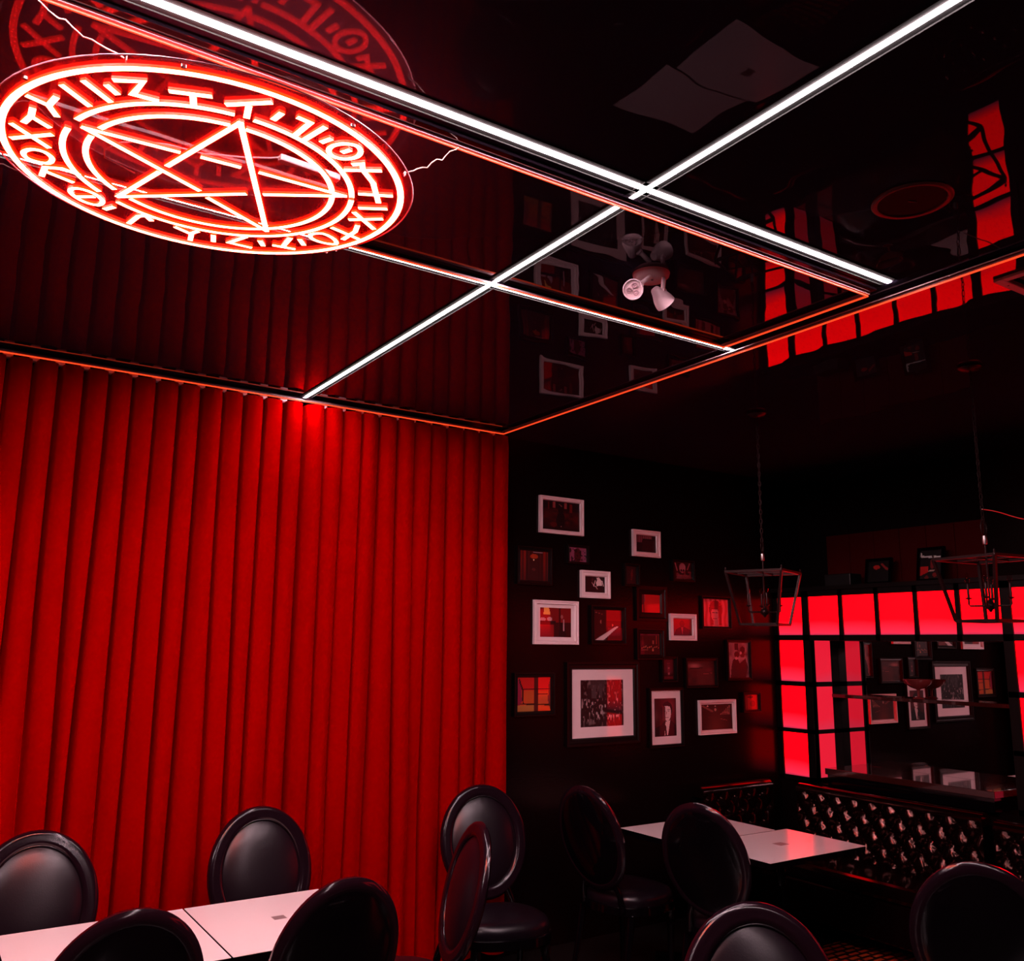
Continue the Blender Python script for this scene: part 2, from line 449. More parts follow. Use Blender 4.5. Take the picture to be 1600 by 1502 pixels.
# ============================================================= LIT PANEL WALL
ZROW = [(1.950, 2.240), (1.597, 1.908), (1.243, 1.561), (0.895, 1.212)]
def niche(dy, label, mirror_label):
    r = empty('light_panel_frame', (XP, 3.77 + dy, 0.86))
    tag(r, label, 'light frame', 'red light panel frames around the mirrors')
    ox, oy, oz = r.location
    Y = lambda y: y + dy - oy
    X = lambda x: x - ox
    Z = lambda z: z - oz
    f = MB()
    L0, L1, R0, R1 = 4.850, 4.53, 3.01, 2.690       # column outlines
    def bx(x0, x1, y0, y1, z0, z1): f.box(X(x0), X(x1), Y(y0), Y(y1), Z(z0), Z(z1))
    F = XP - 0.012
    top = 2.285
    # front grid: horizontal rails
    zz = [(0.86, 0.895)] + [(ZROW[i + 1][1], ZROW[i][0]) for i in range(3)] + [(2.240, top)]
    for k, (a, b) in enumerate(zz):
        if k in (1, 4):
            bx(F, XP + 0.03, R1, L0, a, b)
        else:
            bx(F, XP + 0.03, L1 - 0.02, L0, a, b)
            bx(F, XP + 0.03, R1, R0 + 0.02, a, b)
    # front grid: uprights
    for (a, b) in ((4.805, 4.85), (4.51, 4.572), (2.968, 3.033), (R1, 2.735)):
        bx(F, XP + 0.03, a, b, 0.86, top)
    for (a, b) in ((4.204, 4.240), (3.902, 3.936), (3.601, 3.634), (3.298, 3.333)):
        bx(F, XP + 0.03, a, b, 1.908, top)
    # box sides, top board and underside of the light box above the mirror
    bx(XP + 0.03, XM, 4.82, L0, 0.86, top)
    bx(XP + 0.03, XM, R1, R1 + 0.03, 0.86, top)
    bx(XP - 0.03, XM + 0.02, R1, L0, top, top + 0.03)
    bx(XP + 0.03, XM, R0, L1, 1.908, 1.93)
    # return faces: rails at the rows, uprights front and back
    for s, y0, y1 in ((1, 4.51, 4.53), (-1, 3.015, 3.033)):
        for (a, b) in zz[:4]:
            bx(XP + 0.03, XM, y0, y1, a, b)
        bx(XP + 0.001, XP + 0.045, y0, y1, 0.86, 1.95)
        bx(5.985, XM, y0, y1, 0.86, 1.95)
    f.build('grid_frame', M['frame_black'], r)
    def pane(x0, x1, y0, y1, z0, z1, m):
        # each pane's own origin so its glow pattern is its own
        b = MB()
        px, py, pz = X((x0 + x1) / 2), Y((y0 + y1) / 2), Z((z0 + z1) / 2)
        hx, hy, hz = abs(x1 - x0) / 2, abs(y1 - y0) / 2, abs(z1 - z0) / 2
        b.box(-hx, hx, -hy, hy, -hz, hz)
        o = b.build('light_pane', m, r)
        o.location = (px, py, pz)
    for (a, b) in ((4.572, 4.805), (4.240, 4.51), (3.936, 4.204), (3.634, 3.902), (3.333, 3.601), (3.033, 3.298), (2.735, 2.968)):
        pane(XP, XP + 0.02, a, b, ZROW[0][0], ZROW[0][1], M['pane'])
    for (z0, z1) in ZROW[1:]:
        pane(XP, XP + 0.02, 4.572, 4.805, z0, z1, M['pane'])
        pane(XP, XP + 0.02, 2.735, 2.968, z0, z1, M['pane'])
        pane(XP + 0.045, 5.985, 4.514, 4.526, z0, z1, M['pane_side'])
        pane(XP + 0.045, 5.985, 3.017, 3.029, z0, z1, M['pane_side'])
    m = boxo('wall_mirror', M['mirror'], XM - 0.004, XM + 0.02, 3.034 + dy, 4.509 + dy, 0.95, 1.907)
    tag(m, mirror_label, 'mirror')
niche(0.0, 'black grid frame of glowing red panels around the mirror in the far corner',
      'mirror reflecting the picture wall, framed by glowing red panels')
niche(-3.0, 'black grid frame of glowing red panels further right along the wall', 'mirror in the next red-lit frame to the right')

# counter, shelf and bowl in the niche
r = empty('niche_counter', (5.88, 3.77, 0.86))
tag(r, 'glossy dark counter board at the foot of the mirror, reflecting white mats', 'counter')
boxo('counter_top', M['dark_wood'], -0.20, 0.195, -0.63, 0.615, 0.085, 0.128, r, bevel=0.003)
boxo('counter_box', M['gloss_black'], -0.19, 0.195, -0.62, 0.60, 0.002, 0.085, r)
r = empty('mirror_shelf', (6.02, 3.77, 1.48))
tag(r, 'dark red-brown shelf board crossing the mirror, a bowl standing on it', 'shelf')
boxo('shelf_board', M['dark_wood'], -0.055, 0.054, -0.725, 0.735, 0.0, 0.026, r, bevel=0.002)
b = MB(); b.lathe([(0.001, 0.0), (0.045, 0.0), (0.042, 0.006), (0.010, 0.014), (0.009, 0.055), (0.016, 0.064), (0.06, 0.078),
                   (0.098, 0.104), (0.112, 0.132), (0.110, 0.133), (0.094, 0.108), (0.05, 0.086), (0.001, 0.078)], 32)
o = b.build('pedestal_bowl', M['bowl'], smooth=True); o.location = (5.995, 3.80, 1.506); o.scale = (0.68, 0.95, 1)
tag(o, 'shallow red glass bowl on a stem, on the shelf before the mirror', 'bowl')

# things standing on the top ledge of the light frame
def leaner(name, y0, y1, h_, x, art_shapes, label, cat, group=None):
    r = empty(name, (x, (y0 + y1) / 2, 2.315))
    r.rotation_euler = (0, R(10), 0)
    tag(r, label, cat, group)
    w_ = (y1 - y0) / 2
    f = MB()
    t = 0.022
    f.box(-0.02, 0, -w_, w_, 0, t); f.box(-0.02, 0, -w_, w_, h_ - t, h_)
    f.box(-0.02, 0, -w_, -w_ + t, t, h_ - t); f.box(-0.02, 0, w_ - t, w_, t, h_ - t)
    f.box(-0.006, 0, -w_ + t, w_ - t, t, h_ - t)
    f.build('frame', M['gloss_black'], r)
    return r, w_, t

# ============================================================= PICTURES
def smoothstep(a, b, x):
    t = min(1, max(0, (x - a) / (b - a)))
    return t * t * (3 - 2 * t)
def mixc(a, b, t): return tuple(a[i] * (1 - t) + b[i] * t for i in range(3))
def inpoly(x, y, pts):
    c = False
    j = len(pts) - 1
    for i in range(len(pts)):
        xi, yi = pts[i]; xj, yj = pts[j]
        if (yi > y) != (yj > y) and x < (xj - xi) * (y - yi) / (yj - yi) + xi: c = not c
        j = i
    return c
def seglen(x, y, a, b):
    dx, dy = b[0] - a[0], b[1] - a[1]
    t = max(0, min(1, ((x - a[0]) * dx + (y - a[1]) * dy) / (dx * dx + dy * dy + 1e-9)))
    return math.hypot(x - a[0] - t * dx, y - a[1] - t * dy)
def paint(bg, shapes, x, y, asp):
    c = bg(x, y) if callable(bg) else bg
    for s in shapes:
        k = s[0]
        if k == 'r':
            if s[1] <= x <= s[3] and s[2] <= y <= s[4]: c = s[5]
        elif k == 'e':
            if ((x - s[1]) / s[3]) ** 2 + ((y - s[2]) / s[4]) ** 2 < 1: c = s[5]
        elif k == 'p':
            if inpoly(x, y, s[1]): c = s[2]
        elif k == 'l':
            if seglen(x, y, s[1], s[2]) < s[3]: c = s[4]
        elif k == 'g':       # soft blob
            d = ((x - s[1]) / s[3]) ** 2 + ((y - s[2]) / s[4]) ** 2
            c = mixc(c, s[5], math.exp(-d * 2))
        elif k == 'f':
            c = s[1](x, y, c)
    return c
def make_print(parent, x0, x1, z0, z1, y, bg, shapes, n=44, name='print', axis='y'):
    asp = (x1 - x0) / (z1 - z0)
    nu = max(12, int(n * math.sqrt(asp))); nv = max(12, int(n / math.sqrt(asp)))
    b = MB()
    if axis == 'y': b.grid(lambda u, v: (x0 + u * (x1 - x0), y, z0 + v * (z1 - z0)), nu, nv)
    else: b.grid(lambda u, v: (y, x0 + u * (x1 - x0), z0 + v * (z1 - z0)), nu, nv)
    o = b.build(name, M['print'], parent)
    me = o.data
    at = me.color_attributes.new('print', 'FLOAT_COLOR', 'CORNER')
    for p in me.polygons:
        c = p.center
        u = ((c.x if axis == 'y' else c.y) - x0) / (x1 - x0); v = (c.z - z0) / (z1 - z0)
        cc = paint(bg, shapes, u, v, asp)
        for li in p.loop_indices: at.data[li].color = (*cc, 1)
    return o
def picture(x0, x1, z0, z1, fw_, fmat, label, bg, shapes, mat_w=None, n=44, depth=0.022, group='framed pictures on the black wall'):
    """x0..z1 is the outside of the frame; fw_ its moulding width; mat_w the card border widths (l, r, b, t)"""
    r = empty('framed_picture', ((x0 + x1) / 2, YW, (z0 + z1) / 2))
    tag(r, label, 'picture', group)
    hx, hz = (x1 - x0) / 2, (z1 - z0) / 2
    f = MB()
    # moulding: stepped section, mitred
    def ring(o0, o1, ya, yb):
        a = [(-hx + o0, -hz + o0), (hx - o0, -hz + o0), (hx - o0, hz - o0), (-hx + o0, hz - o0)]
        b_ = [(-hx + o1, -hz + o1), (hx - o1, -hz + o1), (hx - o1, hz - o1), (-hx + o1, hz - o1)]
        vs = [(p[0], ya, p[1]) for p in a] + [(p[0], yb, p[1]) for p in b_]
        f.add(vs, [(i, (i + 1) % 4, 4 + (i + 1) % 4, 4 + i) for i in range(4)])
    ring(0, 0, 0, -depth)
    ring(0, fw_ * 0.30, -depth, -depth)
    ring(fw_ * 0.30, fw_ * 0.42, -depth, -depth * 0.72)
    ring(fw_ * 0.42, fw_ * 0.85, -depth * 0.72, -depth * 0.85)
    ring(fw_ * 0.85, fw_, -depth * 0.85, -depth * 0.35)
    ring(fw_, fw_, -depth * 0.35, -0.001)
    f.build('frame', fmat, r)
    ix0, ix1, iz0, iz1 = -hx + fw_, hx - fw_, -hz + fw_, hz - fw_
    if mat_w:
        l, rr, bt, tp = mat_w
        c = MB()
        c.box(ix0, ix1, -0.006, -0.002, iz0, iz1)
        c.build('mount_card', M['white_mat'], r)
        make_print(r, ix0 + l, ix1 - rr, iz0 + bt, iz1 - tp, -0.0065, bg, shapes, n)
    else:
        make_print(r, ix0, ix1, iz0, iz1, -0.006, bg, shapes, n)
    return r

hsh = lambda a, b: (math.sin(a * 127.1 + b * 311.7) * 43758.5453) % 1.0
def vn(x, y):
    xi, yi = math.floor(x), math.floor(y); fx, fy = x - xi, y - yi
    fx = fx * fx * (3 - 2 * fx); fy = fy * fy * (3 - 2 * fy)
    return (hsh(xi, yi) * (1 - fx) + hsh(xi + 1, yi) * fx) * (1 - fy) + (hsh(xi, yi + 1) * (1 - fx) + hsh(xi + 1, yi + 1) * fx) * fy

WF = M['white_frame']; BF = M['frame_black']
BK = (0.004, 0.003, 0.004); DR = (0.09, 0.004, 0.004); RD = (0.35, 0.006, 0.008); PK = (0.55, 0.30, 0.34); SK = (0.80, 0.62, 0.60)

# 1 top left: dark figure in front of a theatre
picture(3.429, 3.802, 2.595, 2.848, 0.028, WF, 'topmost white-framed picture, a dark standing figure before dim red seats',
        lambda x, y: mixc(BK, DR, 0.9 * smoothstep(0.0, 0.35, y) * (1 - smoothstep(0.65, 0.8, y)) * vn(x * 9, y * 14)),
        [('r', 0.14, 0.70, 0.19, 0.98, DR), ('r', 0.28, 0.75, 0.35, 0.98, (0.30, 0.05, 0.05)), ('r', 0.58, 0.75, 0.65, 0.98, (0.30, 0.05, 0.05)), ('r', 0.72, 0.65, 0.80, 0.95, (0.16, 0.01, 0.01)),
         ('e', 0.30, 0.18, 0.09, 0.08, DR), ('e', 0.49, 0.34, 0.12, 0.30, BK), ('e', 0.49, 0.68, 0.07, 0.14, BK), ('l', (0.45, 0.9), (0.52, 0.84), 0.015, (0.3, 0.12, 0.12)), ('e', 0.50, 0.13, 0.012, 0.015, PK)])
# 2 
picture(4.252, 4.516, 2.489, 2.682, 0.036, WF, 'small white-framed picture highest on the right, pale curtains in a dark room',
        BK, [('r', 0.08, 0.55, 0.32, 0.98, (0.22, 0.05, 0.07)), ('r', 0.35, 0.80, 0.80, 0.98, (0.30, 0.09, 0.11)), ('r', 0.30, 0.05, 0.95, 0.70, (0.025, 0.006, 0.008)),
             ('f', lambda x, y, c: mixc(c, BK, 0.5 * (math.sin(x * 60) > 0.3)))])
# 3
picture(3.778, 4.035, 2.174, 2.362, 0.040, WF, 'small white-framed black-and-white picture of a pale figure on black',
        BK, [('p', [(0.58, 0.95), (0.72, 0.96), (0.84, 0.75), (0.86, 0.45), (0.60, 0.42), (0.55, 0.60), (0.62, 0.80)], SK), ('l', (0.86, 0.75), (0.93, 0.42), 0.018, SK),
             ('l', (0.35, 0.62), (0.48, 0.38), 0.02, PK), ('l', (0.52, 0.75), (0.44, 0.40), 0.015, SK), ('l', (0.54, 0.40), (0.62, 0.22), 0.015, SK), ('g', 0.38, 0.8, 0.05, 0.15, (0.08, 0.02, 0.02))])
# 4
picture(3.387, 3.754, 1.857, 2.145, 0.026, WF, 'white-framed picture with white mat, a yellow lamp in a red room',
        (0.20, 0.006, 0.007), [('r', 0.0, 0.0, 1, 0.50, (0.03, 0.003, 0.003)), ('r', 0.0, 0.0, 0.45, 0.42, (0.30, 0.008, 0.01)), ('r', 0.60, 0.0, 0.66, 1.0, (0.05, 0.003, 0.003)),
         ('p', [(0.10, 0.76), (0.13, 1.0), (0.28, 1.0), (0.33, 0.76)], (0.85, 0.42, 0.10)), ('e', 0.08, 0.60, 0.10, 0.06, PK), ('e', 0.30, 0.61, 0.09, 0.07, PK), ('r', 0.0, 0.48, 0.5, 0.54, BK),
         ('e', 0.70, 0.70, 0.05, 0.06, (0.4, 0.12, 0.12)), ('p', [(0.62, 0.5), (0.80, 0.5), (0.84, 0.0), (0.60, 0.0)], BK), ('l', (0.76, 0.6), (0.76, 0.22), 0.014, PK)],
        mat_w=(0.030, 0.030, 0.022, 0.022))
# 5
picture(4.598, 4.863, 1.896, 2.089, 0.036, WF, 'small white-framed portrait of a person in a dark suit on a red ground',
        (0.22, 0.012, 0.014), [('e', 0.48, 0.70, 0.13, 0.20, (0.07, 0.01, 0.01)), ('p', [(0.05, 0.0), (0.15, 0.35), (0.40, 0.52), (0.60, 0.52), (0.88, 0.35), (0.98, 0.0)], (0.012, 0.003, 0.004)),
                               ('p', [(0.42, 0.5), (0.54, 0.5), (0.50, 0.05)], (0.35, 0.06, 0.07))])
# 6
picture(4.87, 5.254, 1.217, 1.464, 0.020, WF, 'white-framed picture of a dark red corridor, low on the right of the wall',
        lambda x, y: mixc((0.035, 0.004, 0.003), (0.16, 0.02, 0.012), math.exp(-((x - 0.45) / 0.25) ** 2) * (1 - y) * 0.9),
        [('e', 0.45, 0.78, 0.03, 0.06, (0.5, 0.25, 0.2))] + [('l', (0.62 + 0.055 * i, 0.58), (0.64 + 0.055 * i, 0.62 + 0.06 * i), 0.012, (0.40, 0.14, 0.12)) for i in range(6)] +
        [('l', (0.03, 0.95), (0.35, 0.72), 0.035, (0.22, 0.06, 0.05)), ('l', (0.05, 0.48), (0.35, 0.5), 0.01, (0.1, 0.01, 0.01)), ('l', (0.6, 0.42), (0.82, 0.35), 0.012, (0.25, 0.05, 0.05)),
         ('e', 0.2, 0.93, 0.02, 0.025, SK), ('e', 0.45, 0.93, 0.02, 0.025, SK)], mat_w=(0.012, 0.012, 0.012, 0.012))
# 7 the big one
def crowd(x, y, c):
    v = hsh(math.floor(x * 40), math.floor(y * 16 + 3 * hsh(math.floor(x * 40), 7)))
    d = smoothstep(0.05, 0.25, y) * (1 - smoothstep(0.52, 0.72, y))
    w_ = vn(x * 30, y * 14)
    return mixc(c, (0.42, 0.34, 0.35), max(0, (w_ - 0.55) * 3.2) * (0.25 + 0.75 * d) * (v > 0.35))
picture(3.655, 4.290, 1.195, 1.742, 0.050, BF, 'largest picture, crowd photo in a broad white mat and wide black frame',
        (0.008, 0.007, 0.008), [('r', 0.0, 0.55, 0.16, 1, BK), ('r', 0.2, 0.82, 0.55, 1.0, (0.03, 0.028, 0.03)), ('r', 0.25, 0.6, 0.36, 0.9, (0.05, 0.045, 0.05)), ('r', 0.42, 0.62, 0.5, 0.92, (0.045, 0.04, 0.045)), ('f', crowd)],
        mat_w=(0.073, 0.089, 0.070, 0.070), n=84)
# 8 
picture(4.385, 4.711, 1.150, 1.560, 0.020, BF, 'tall portrait of a dark-haired man in a suit, white mat, thin black frame',
        (0.05, 0.006, 0.008), [('g', 0.8, 0.75, 0.25, 0.3, (0.20, 0.02, 0.03)), ('g', 0.1, 0.55, 0.15, 0.2, (0.10, 0.03, 0.03)),
         ('p', [(0.0, 0.0), (0.0, 0.22), (0.3, 0.30), (0.45, 0.40), (0.75, 0.42), (0.98, 0.28), (1.0, 0.0)], BK),
         ('e', 0.58, 0.70, 0.25, 0.21, BK), ('r', 0.32, 0.45, 0.52, 0.75, BK), ('e', 0.58, 0.62, 0.18, 0.22, SK), ('p', [(0.36, 0.42), (0.50, 0.40), (0.50, 0.78), (0.36, 0.82)], (0.10, 0.02, 0.025)),
         ('p', [(0.40, 0.80), (0.60, 0.93), (0.80, 0.82), (0.72, 0.78), (0.50, 0.80)], BK), ('e', 0.66, 0.66, 0.04, 0.012, BK), ('l', (0.6, 0.70), (0.72, 0.70), 0.008, BK), ('e', 0.48, 0.66, 0.04, 0.012, BK), ('l', (0.55, 0.64), (0.54, 0.56), 0.012, (0.25, 0.08, 0.08)),
         ('l', (0.50, 0.495), (0.63, 0.495), 0.010, (0.12, 0.02, 0.02)), ('p', [(0.50, 0.38), (0.72, 0.42), (0.60, 0.02), (0.44, 0.02)], SK), ('p', [(0.46, 0.30), (0.52, 0.28), (0.56, 0.02), (0.48, 0.02)], BK)],
        mat_w=(0.033, 0.044, 0.054, 0.054), n=70)
# 9 .. dark frames
picture(4.925, 5.240, 1.985, 2.230, 0.020, BF, 'black-framed red picture of a long-haired woman between curtains',
        lambda x, y: mixc((0.30, 0.02, 0.03), (0.60, 0.12, 0.16), 0.5 + 0.5 * math.sin(x * 34 + math.sin(y * 7))),
        [('e', 0.50, 0.62, 0.26, 0.34, (0.10, 0.01, 0.015)), ('r', 0.28, 0.05, 0.40, 0.6, (0.14, 0.015, 0.02)), ('r', 0.62, 0.05, 0.72, 0.75, (0.03, 0.004, 0.006)),
         ('e', 0.46, 0.45, 0.15, 0.25, (0.60, 0.18, 0.20)), ('r', 0.32, 0.62, 0.60, 0.74, (0.12, 0.01, 0.015)), ('l', (0.40, 0.28), (0.52, 0.28), 0.02, (0.2, 0.0, 0.01)), ('l', (0.38, 0.5), (0.44, 0.5), 0.015, BK), ('l', (0.5, 0.5), (0.56, 0.5), 0.015, BK), ('p', [(0.38, 0.0), (0.62, 0.0), (0.58, 0.22), (0.42, 0.22)], (0.55, 0.16, 0.18))])
picture(5.180, 5.446, 1.604, 1.906, 0.020, BF, 'tall black-framed picture of two dark figures on a pale ground',
        lambda x, y: mixc((0.42, 0.22, 0.25), (0.12, 0.04, 0.05), vn(x * 8, y * 9)),
        [('p', [(0.10, 0.0), (0.15, 0.30), (0.22, 0.50), (0.45, 0.58), (0.55, 0.40), (0.85, 0.55), (0.95, 0.3), (0.85, 0.0)], (0.03, 0.006, 0.008)),
         ('e', 0.42, 0.66, 0.13, 0.09, (0.06, 0.01, 0.01)), ('r', 0.33, 0.78, 0.50, 0.98, (0.02, 0.004, 0.006)), ('e', 0.70, 0.66, 0.12, 0.09, (0.10, 0.02, 0.02)), ('e', 0.71, 0.80, 0.12, 0.09, (0.03, 0.004, 0.005)),
         ('e', 0.40, 0.55, 0.07, 0.04, PK), ('e', 0.62, 0.70, 0.05, 0.04, PK)])
picture(3.236, 3.559, 1.402, 1.675, 0.030, BF, 'black-framed picture with painted reflections of orange and red panels, lowest beside the curtain',  # reflection of the lit panels is painted into this print
        lambda x, y: mixc((0.62, 0.045, 0.01), (0.50, 0.10, 0.02), vn(x * 6, y * 5)),
        [('r', 0.0, 0.62, 1, 1, (0.55, 0.012, 0.01)), ('p', [(0, 0), (0.14, 0.3), (0.12, 0.75), (0, 1)], (0.28, 0.012, 0.05)), ('p', [(1, 0), (0.92, 0.3), (0.94, 0.75), (1, 1)], (0.10, 0.02, 0.015)),
         ('l', (0.18, 0.22), (0.16, 0.65), 0.02, BK), ('l', (0.16, 0.65), (0.05, 0.95), 0.02, BK), ('r', 0.50, 0.0, 0.62, 1.0, (0.07, 0.008, 0.006)), ('l', (0.15, 0.66), (1.0, 0.66), 0.016, BK), ('l', (0.1, 0.22), (0.95, 0.18), 0.02, (0.05, 0.01, 0.005)),
         ('l', (0.62, 0.5), (0.9, 0.5), 0.012, BK), ('r', 0.0, 0.0, 0.5, 0.18, (0.42, 0.16, 0.04))])
picture(3.864, 4.180, 1.860, 2.126, 0.030, BF, 'black-framed dark picture with painted red reflections, crossed by a white diagonal table edge',  # red areas paint a panel reflection into the print
        (0.03, 0.003, 0.003), [('p', [(0.04, 0.0), (0.34, 0.0), (0.86, 0.45), (0.80, 0.47)], (0.75, 0.6, 0.6)), ('l', (0.02, 0.93), (0.3, 0.86), 0.008, (0.3, 0.08, 0.08)), ('e', 0.25, 0.6, 0.02, 0.07, (0.4, 0.1, 0.08)), ('e', 0.66, 0.50, 0.03, 0.04, (0.45, 0.12, 0.08)), ('e', 0.95, 0.66, 0.04, 0.03, PK), ('r', 0.5, 0.0, 1, 0.42, (0.16, 0.006, 0.008)), ('p', [(0.04, 0.0), (0.34, 0.0), (0.86, 0.45), (0.80, 0.47)], (0.75, 0.6, 0.6)), ('r', 0.45, 0.65, 1, 1, (0.10, 0.004, 0.005))])
picture(4.275, 4.570, 2.030, 2.278, 0.060, BF, 'small plain red print in a wide black frame, upper middle of the wall',
        lambda x, y: (0.62, 0.012, 0.012) if x > 0.14 else (0.10, 0.01, 0.015), [('l', (0.17, 1.0), (0.15, 0.6), 0.02, (0.35, 0.08, 0.1))])
picture(4.275, 4.540, 1.757, 1.975, 0.036, BF, 'small black-framed picture of a dark bar with tiny lights',
        (0.018, 0.003, 0.003), [('l', (0.1 + 0.09 * i, 0.30 + 0.03 * (i % 3)), (0.12 + 0.09 * i, 0.34 + 0.03 * (i % 3)), 0.016, (0.6, 0.2, 0.12)) for i in range(10)] + [('l', (0.82, 0.5), (0.82, 0.9), 0.014, (0.3, 0.04, 0.03)), ('l', (0.93, 0.4), (0.93, 0.95), 0.014, (0.3, 0.05, 0.03)), ('l', (0.15, 0.5), (0.15, 0.85), 0.014, (0.15, 0.01, 0.01)), ('e', 0.66, 0.6, 0.05, 0.09, (0.3, 0.08, 0.06)), ('e', 0.64, 0.22, 0.05, 0.05, (0.6, 0.2, 0.1)), ('r', 0.05, 0.20, 0.4, 0.24, (0.3, 0.08, 0.06))])
picture(3.250, 3.533, 2.242, 2.494, 0.028, BF, 'black-framed picture of a lit doorway between dark red curtains, beside the curtain edge',
        lambda x, y: mixc(BK, (0.28, 0.012, 0.006), (0.35 + 0.65 * y) * (1 if (x < 0.22 or x > 0.80) else 0.25) * (0.6 + 0.4 * math.sin(x * 45))),
        [('e', 0.50, 0.82, 0.14, 0.08, (0.40, 0.04, 0.01)), ('r', 0.34, 0.0, 0.66, 0.72, (0.03, 0.004, 0.004)), ('e', 0.49, 0.70, 0.03, 0.03, (0.8, 0.5, 0.3)), ('e', 0.49, 0.38, 0.06, 0.05, (0.10, 0.02, 0.02)), ('l', (0.48, 0.97), (0.80, 0.96), 0.012, (0.4, 0.25, 0.3))])
picture(3.665, 3.848, 2.402, 2.530, 0.016, BF, 'small black-framed violet picture of a dark face, under the top left picture',
        (0.28, 0.07, 0.14), [('e', 0.50, 0.45, 0.20, 0.52, (0.05, 0.006, 0.008)), ('f', lambda x, y, c: mixc(c, BK, 1.0 if vn(x * 12, y * 9) > 0.62 + 0.5 * min(abs(x - 0.1), abs(y - 0.5)) else 0))])
picture(4.635, 4.860, 2.328, 2.487, 0.018, BF, 'small black-framed picture of a pale gaunt face on black, upper right',
        BK, [('e', 0.48, 0.68, 0.17, 0.30, (0.35, 0.12, 0.15)), ('e', 0.42, 0.52, 0.05, 0.08, BK), ('e', 0.54, 0.52, 0.05, 0.08, BK), ('l', (0.1, 0.95), (0.2, 0.5), 0.03, (0.35, 0.12, 0.15)), ('l', (0.88, 0.98), (0.75, 0.6), 0.03, (0.3, 0.1, 0.12)), ('r', 0.2, 0.18, 0.8, 0.26, (0.25, 0.05, 0.06)), ('f', lambda x, y, c: mixc(c, (0.16, 0.03, 0.04), 0.8 if (y < 0.5 and vn(x * 10, y * 9) > 0.55) else 0))])
picture(4.170, 4.310, 2.270, 2.430, 0.018, BF, 'tiny black-framed picture with one dim red streak, upper middle of the wall',
        BK, [('g', 0.55, 0.55, 0.12, 0.22, (0.16, 0.01, 0.01)), ('l', (0.5, 0.25), (0.6, 0.8), 0.035, (0.12, 0.01, 0.01))], n=22)
picture(4.510, 4.660, 1.600, 1.780, 0.020, BF, 'tiny black-framed picture of a faint standing figure, right of the largest picture',
        BK, [('g', 0.5, 0.45, 0.18, 0.4, (0.14, 0.01, 0.02)), ('e', 0.5, 0.55, 0.06, 0.05, (0.3, 0.12, 0.14)), ('e', 0.5, 0.28, 0.08, 0.06, (0.35, 0.12, 0.14)), ('l', (0.35, 0.8), (0.6, 0.8), 0.03, (0.12, 0.02, 0.03))], n=24)
picture(4.745, 5.070, 1.555, 1.770, 0.020, BF, 'black-framed dark landscape with a pale pink cloud, below the right portrait',
        lambda x, y: mixc((0.025, 0.003, 0.003), (0.10, 0.012, 0.010), vn(x * 4, y * 5)),
        [('g', 0.28, 0.78, 0.28, 0.13, (0.45, 0.14, 0.14)), ('l', (0.1, 0.66), (0.55, 0.70), 0.03, (0.03, 0.003, 0.003)), ('g', 0.8, 0.62, 0.2, 0.12, (0.14, 0.01, 0.02)), ('l', (0.6, 0.45), (0.9, 0.48), 0.012, (0.3, 0.05, 0.05))])
picture(5.340, 5.535, 1.362, 1.512, 0.020, BF, 'small black-framed dim orange-red picture nearest the red-panel corner',
        (0.22, 0.018, 0.012), [('r', 0, 0, 0.25, 1, (0.08, 0.01, 0.01)), ('e', 0.6, 0.4, 0.2, 0.2, (0.10, 0.01, 0.01)), ('e', 0.45, 0.85, 0.2, 0.08, BK)], n=24)

# leaning on the ledge above the red panels
r, w_, t = leaner('leaning_picture', 3.905, 4.125, 0.20, 5.93, None, 'small black picture with two red strokes leaning on the ledge above the red panels', 'picture')
make_print(r, -w_ + t, w_ - t, t, 0.20 - t, -0.0075, (0.005, 0.002, 0.002), [('e', 0.62, 0.72, 0.16, 0.10, (0.55, 0.02, 0.015)), ('l', (0.36, 0.85), (0.12, 0.60), 0.05, (0.4, 0.03, 0.03))], 30, axis='x')
r, w_, t = leaner('leaning_picture', 3.50, 3.705, 0.25, 5.93, None, 'taller black picture with red and white marks leaning at the right of the ledge', 'picture')
make_print(r, -w_ + t, w_ - t, t, 0.25 - t, -0.0075, (0.006, 0.002, 0.003), [('l', (0.98, 0.93), (0.95, 0.80), 0.03, (0.8, 0.8, 0.75)), ('l', (0.95, 0.80), (0.10, 0.76), 0.035, (0.8, 0.8, 0.75)), ('p', [(1.0, 0.45), (0.62, 0.45), (0.62, 0.25), (1.0, 0.12)], (0.7, 0.01, 0.01)), ('l', (0.62, 0.28), (0.3, 0.30), 0.02, (0.7, 0.5, 0.4)), ('e', 0.45, 0.52, 0.10, 0.17, (0.25, 0.01, 0.01)), ('e', 0.33, 0.14, 0.1, 0.08, (0.25, 0.01, 0.01)), ('e', 0.7, 0.06, 0.09, 0.06, (0.2, 0.01, 0.01))], 34, axis='x')
b = MB(); b.box(-0.07, 0.07, -0.115, 0.115, 0, 0.095)
o = b.build('storage_box', M['black'], bevel=0.006); o.location = (5.90, 4.30, 2.315)
tag(o, 'low dark box on the ledge left of the leaning pictures', 'box')

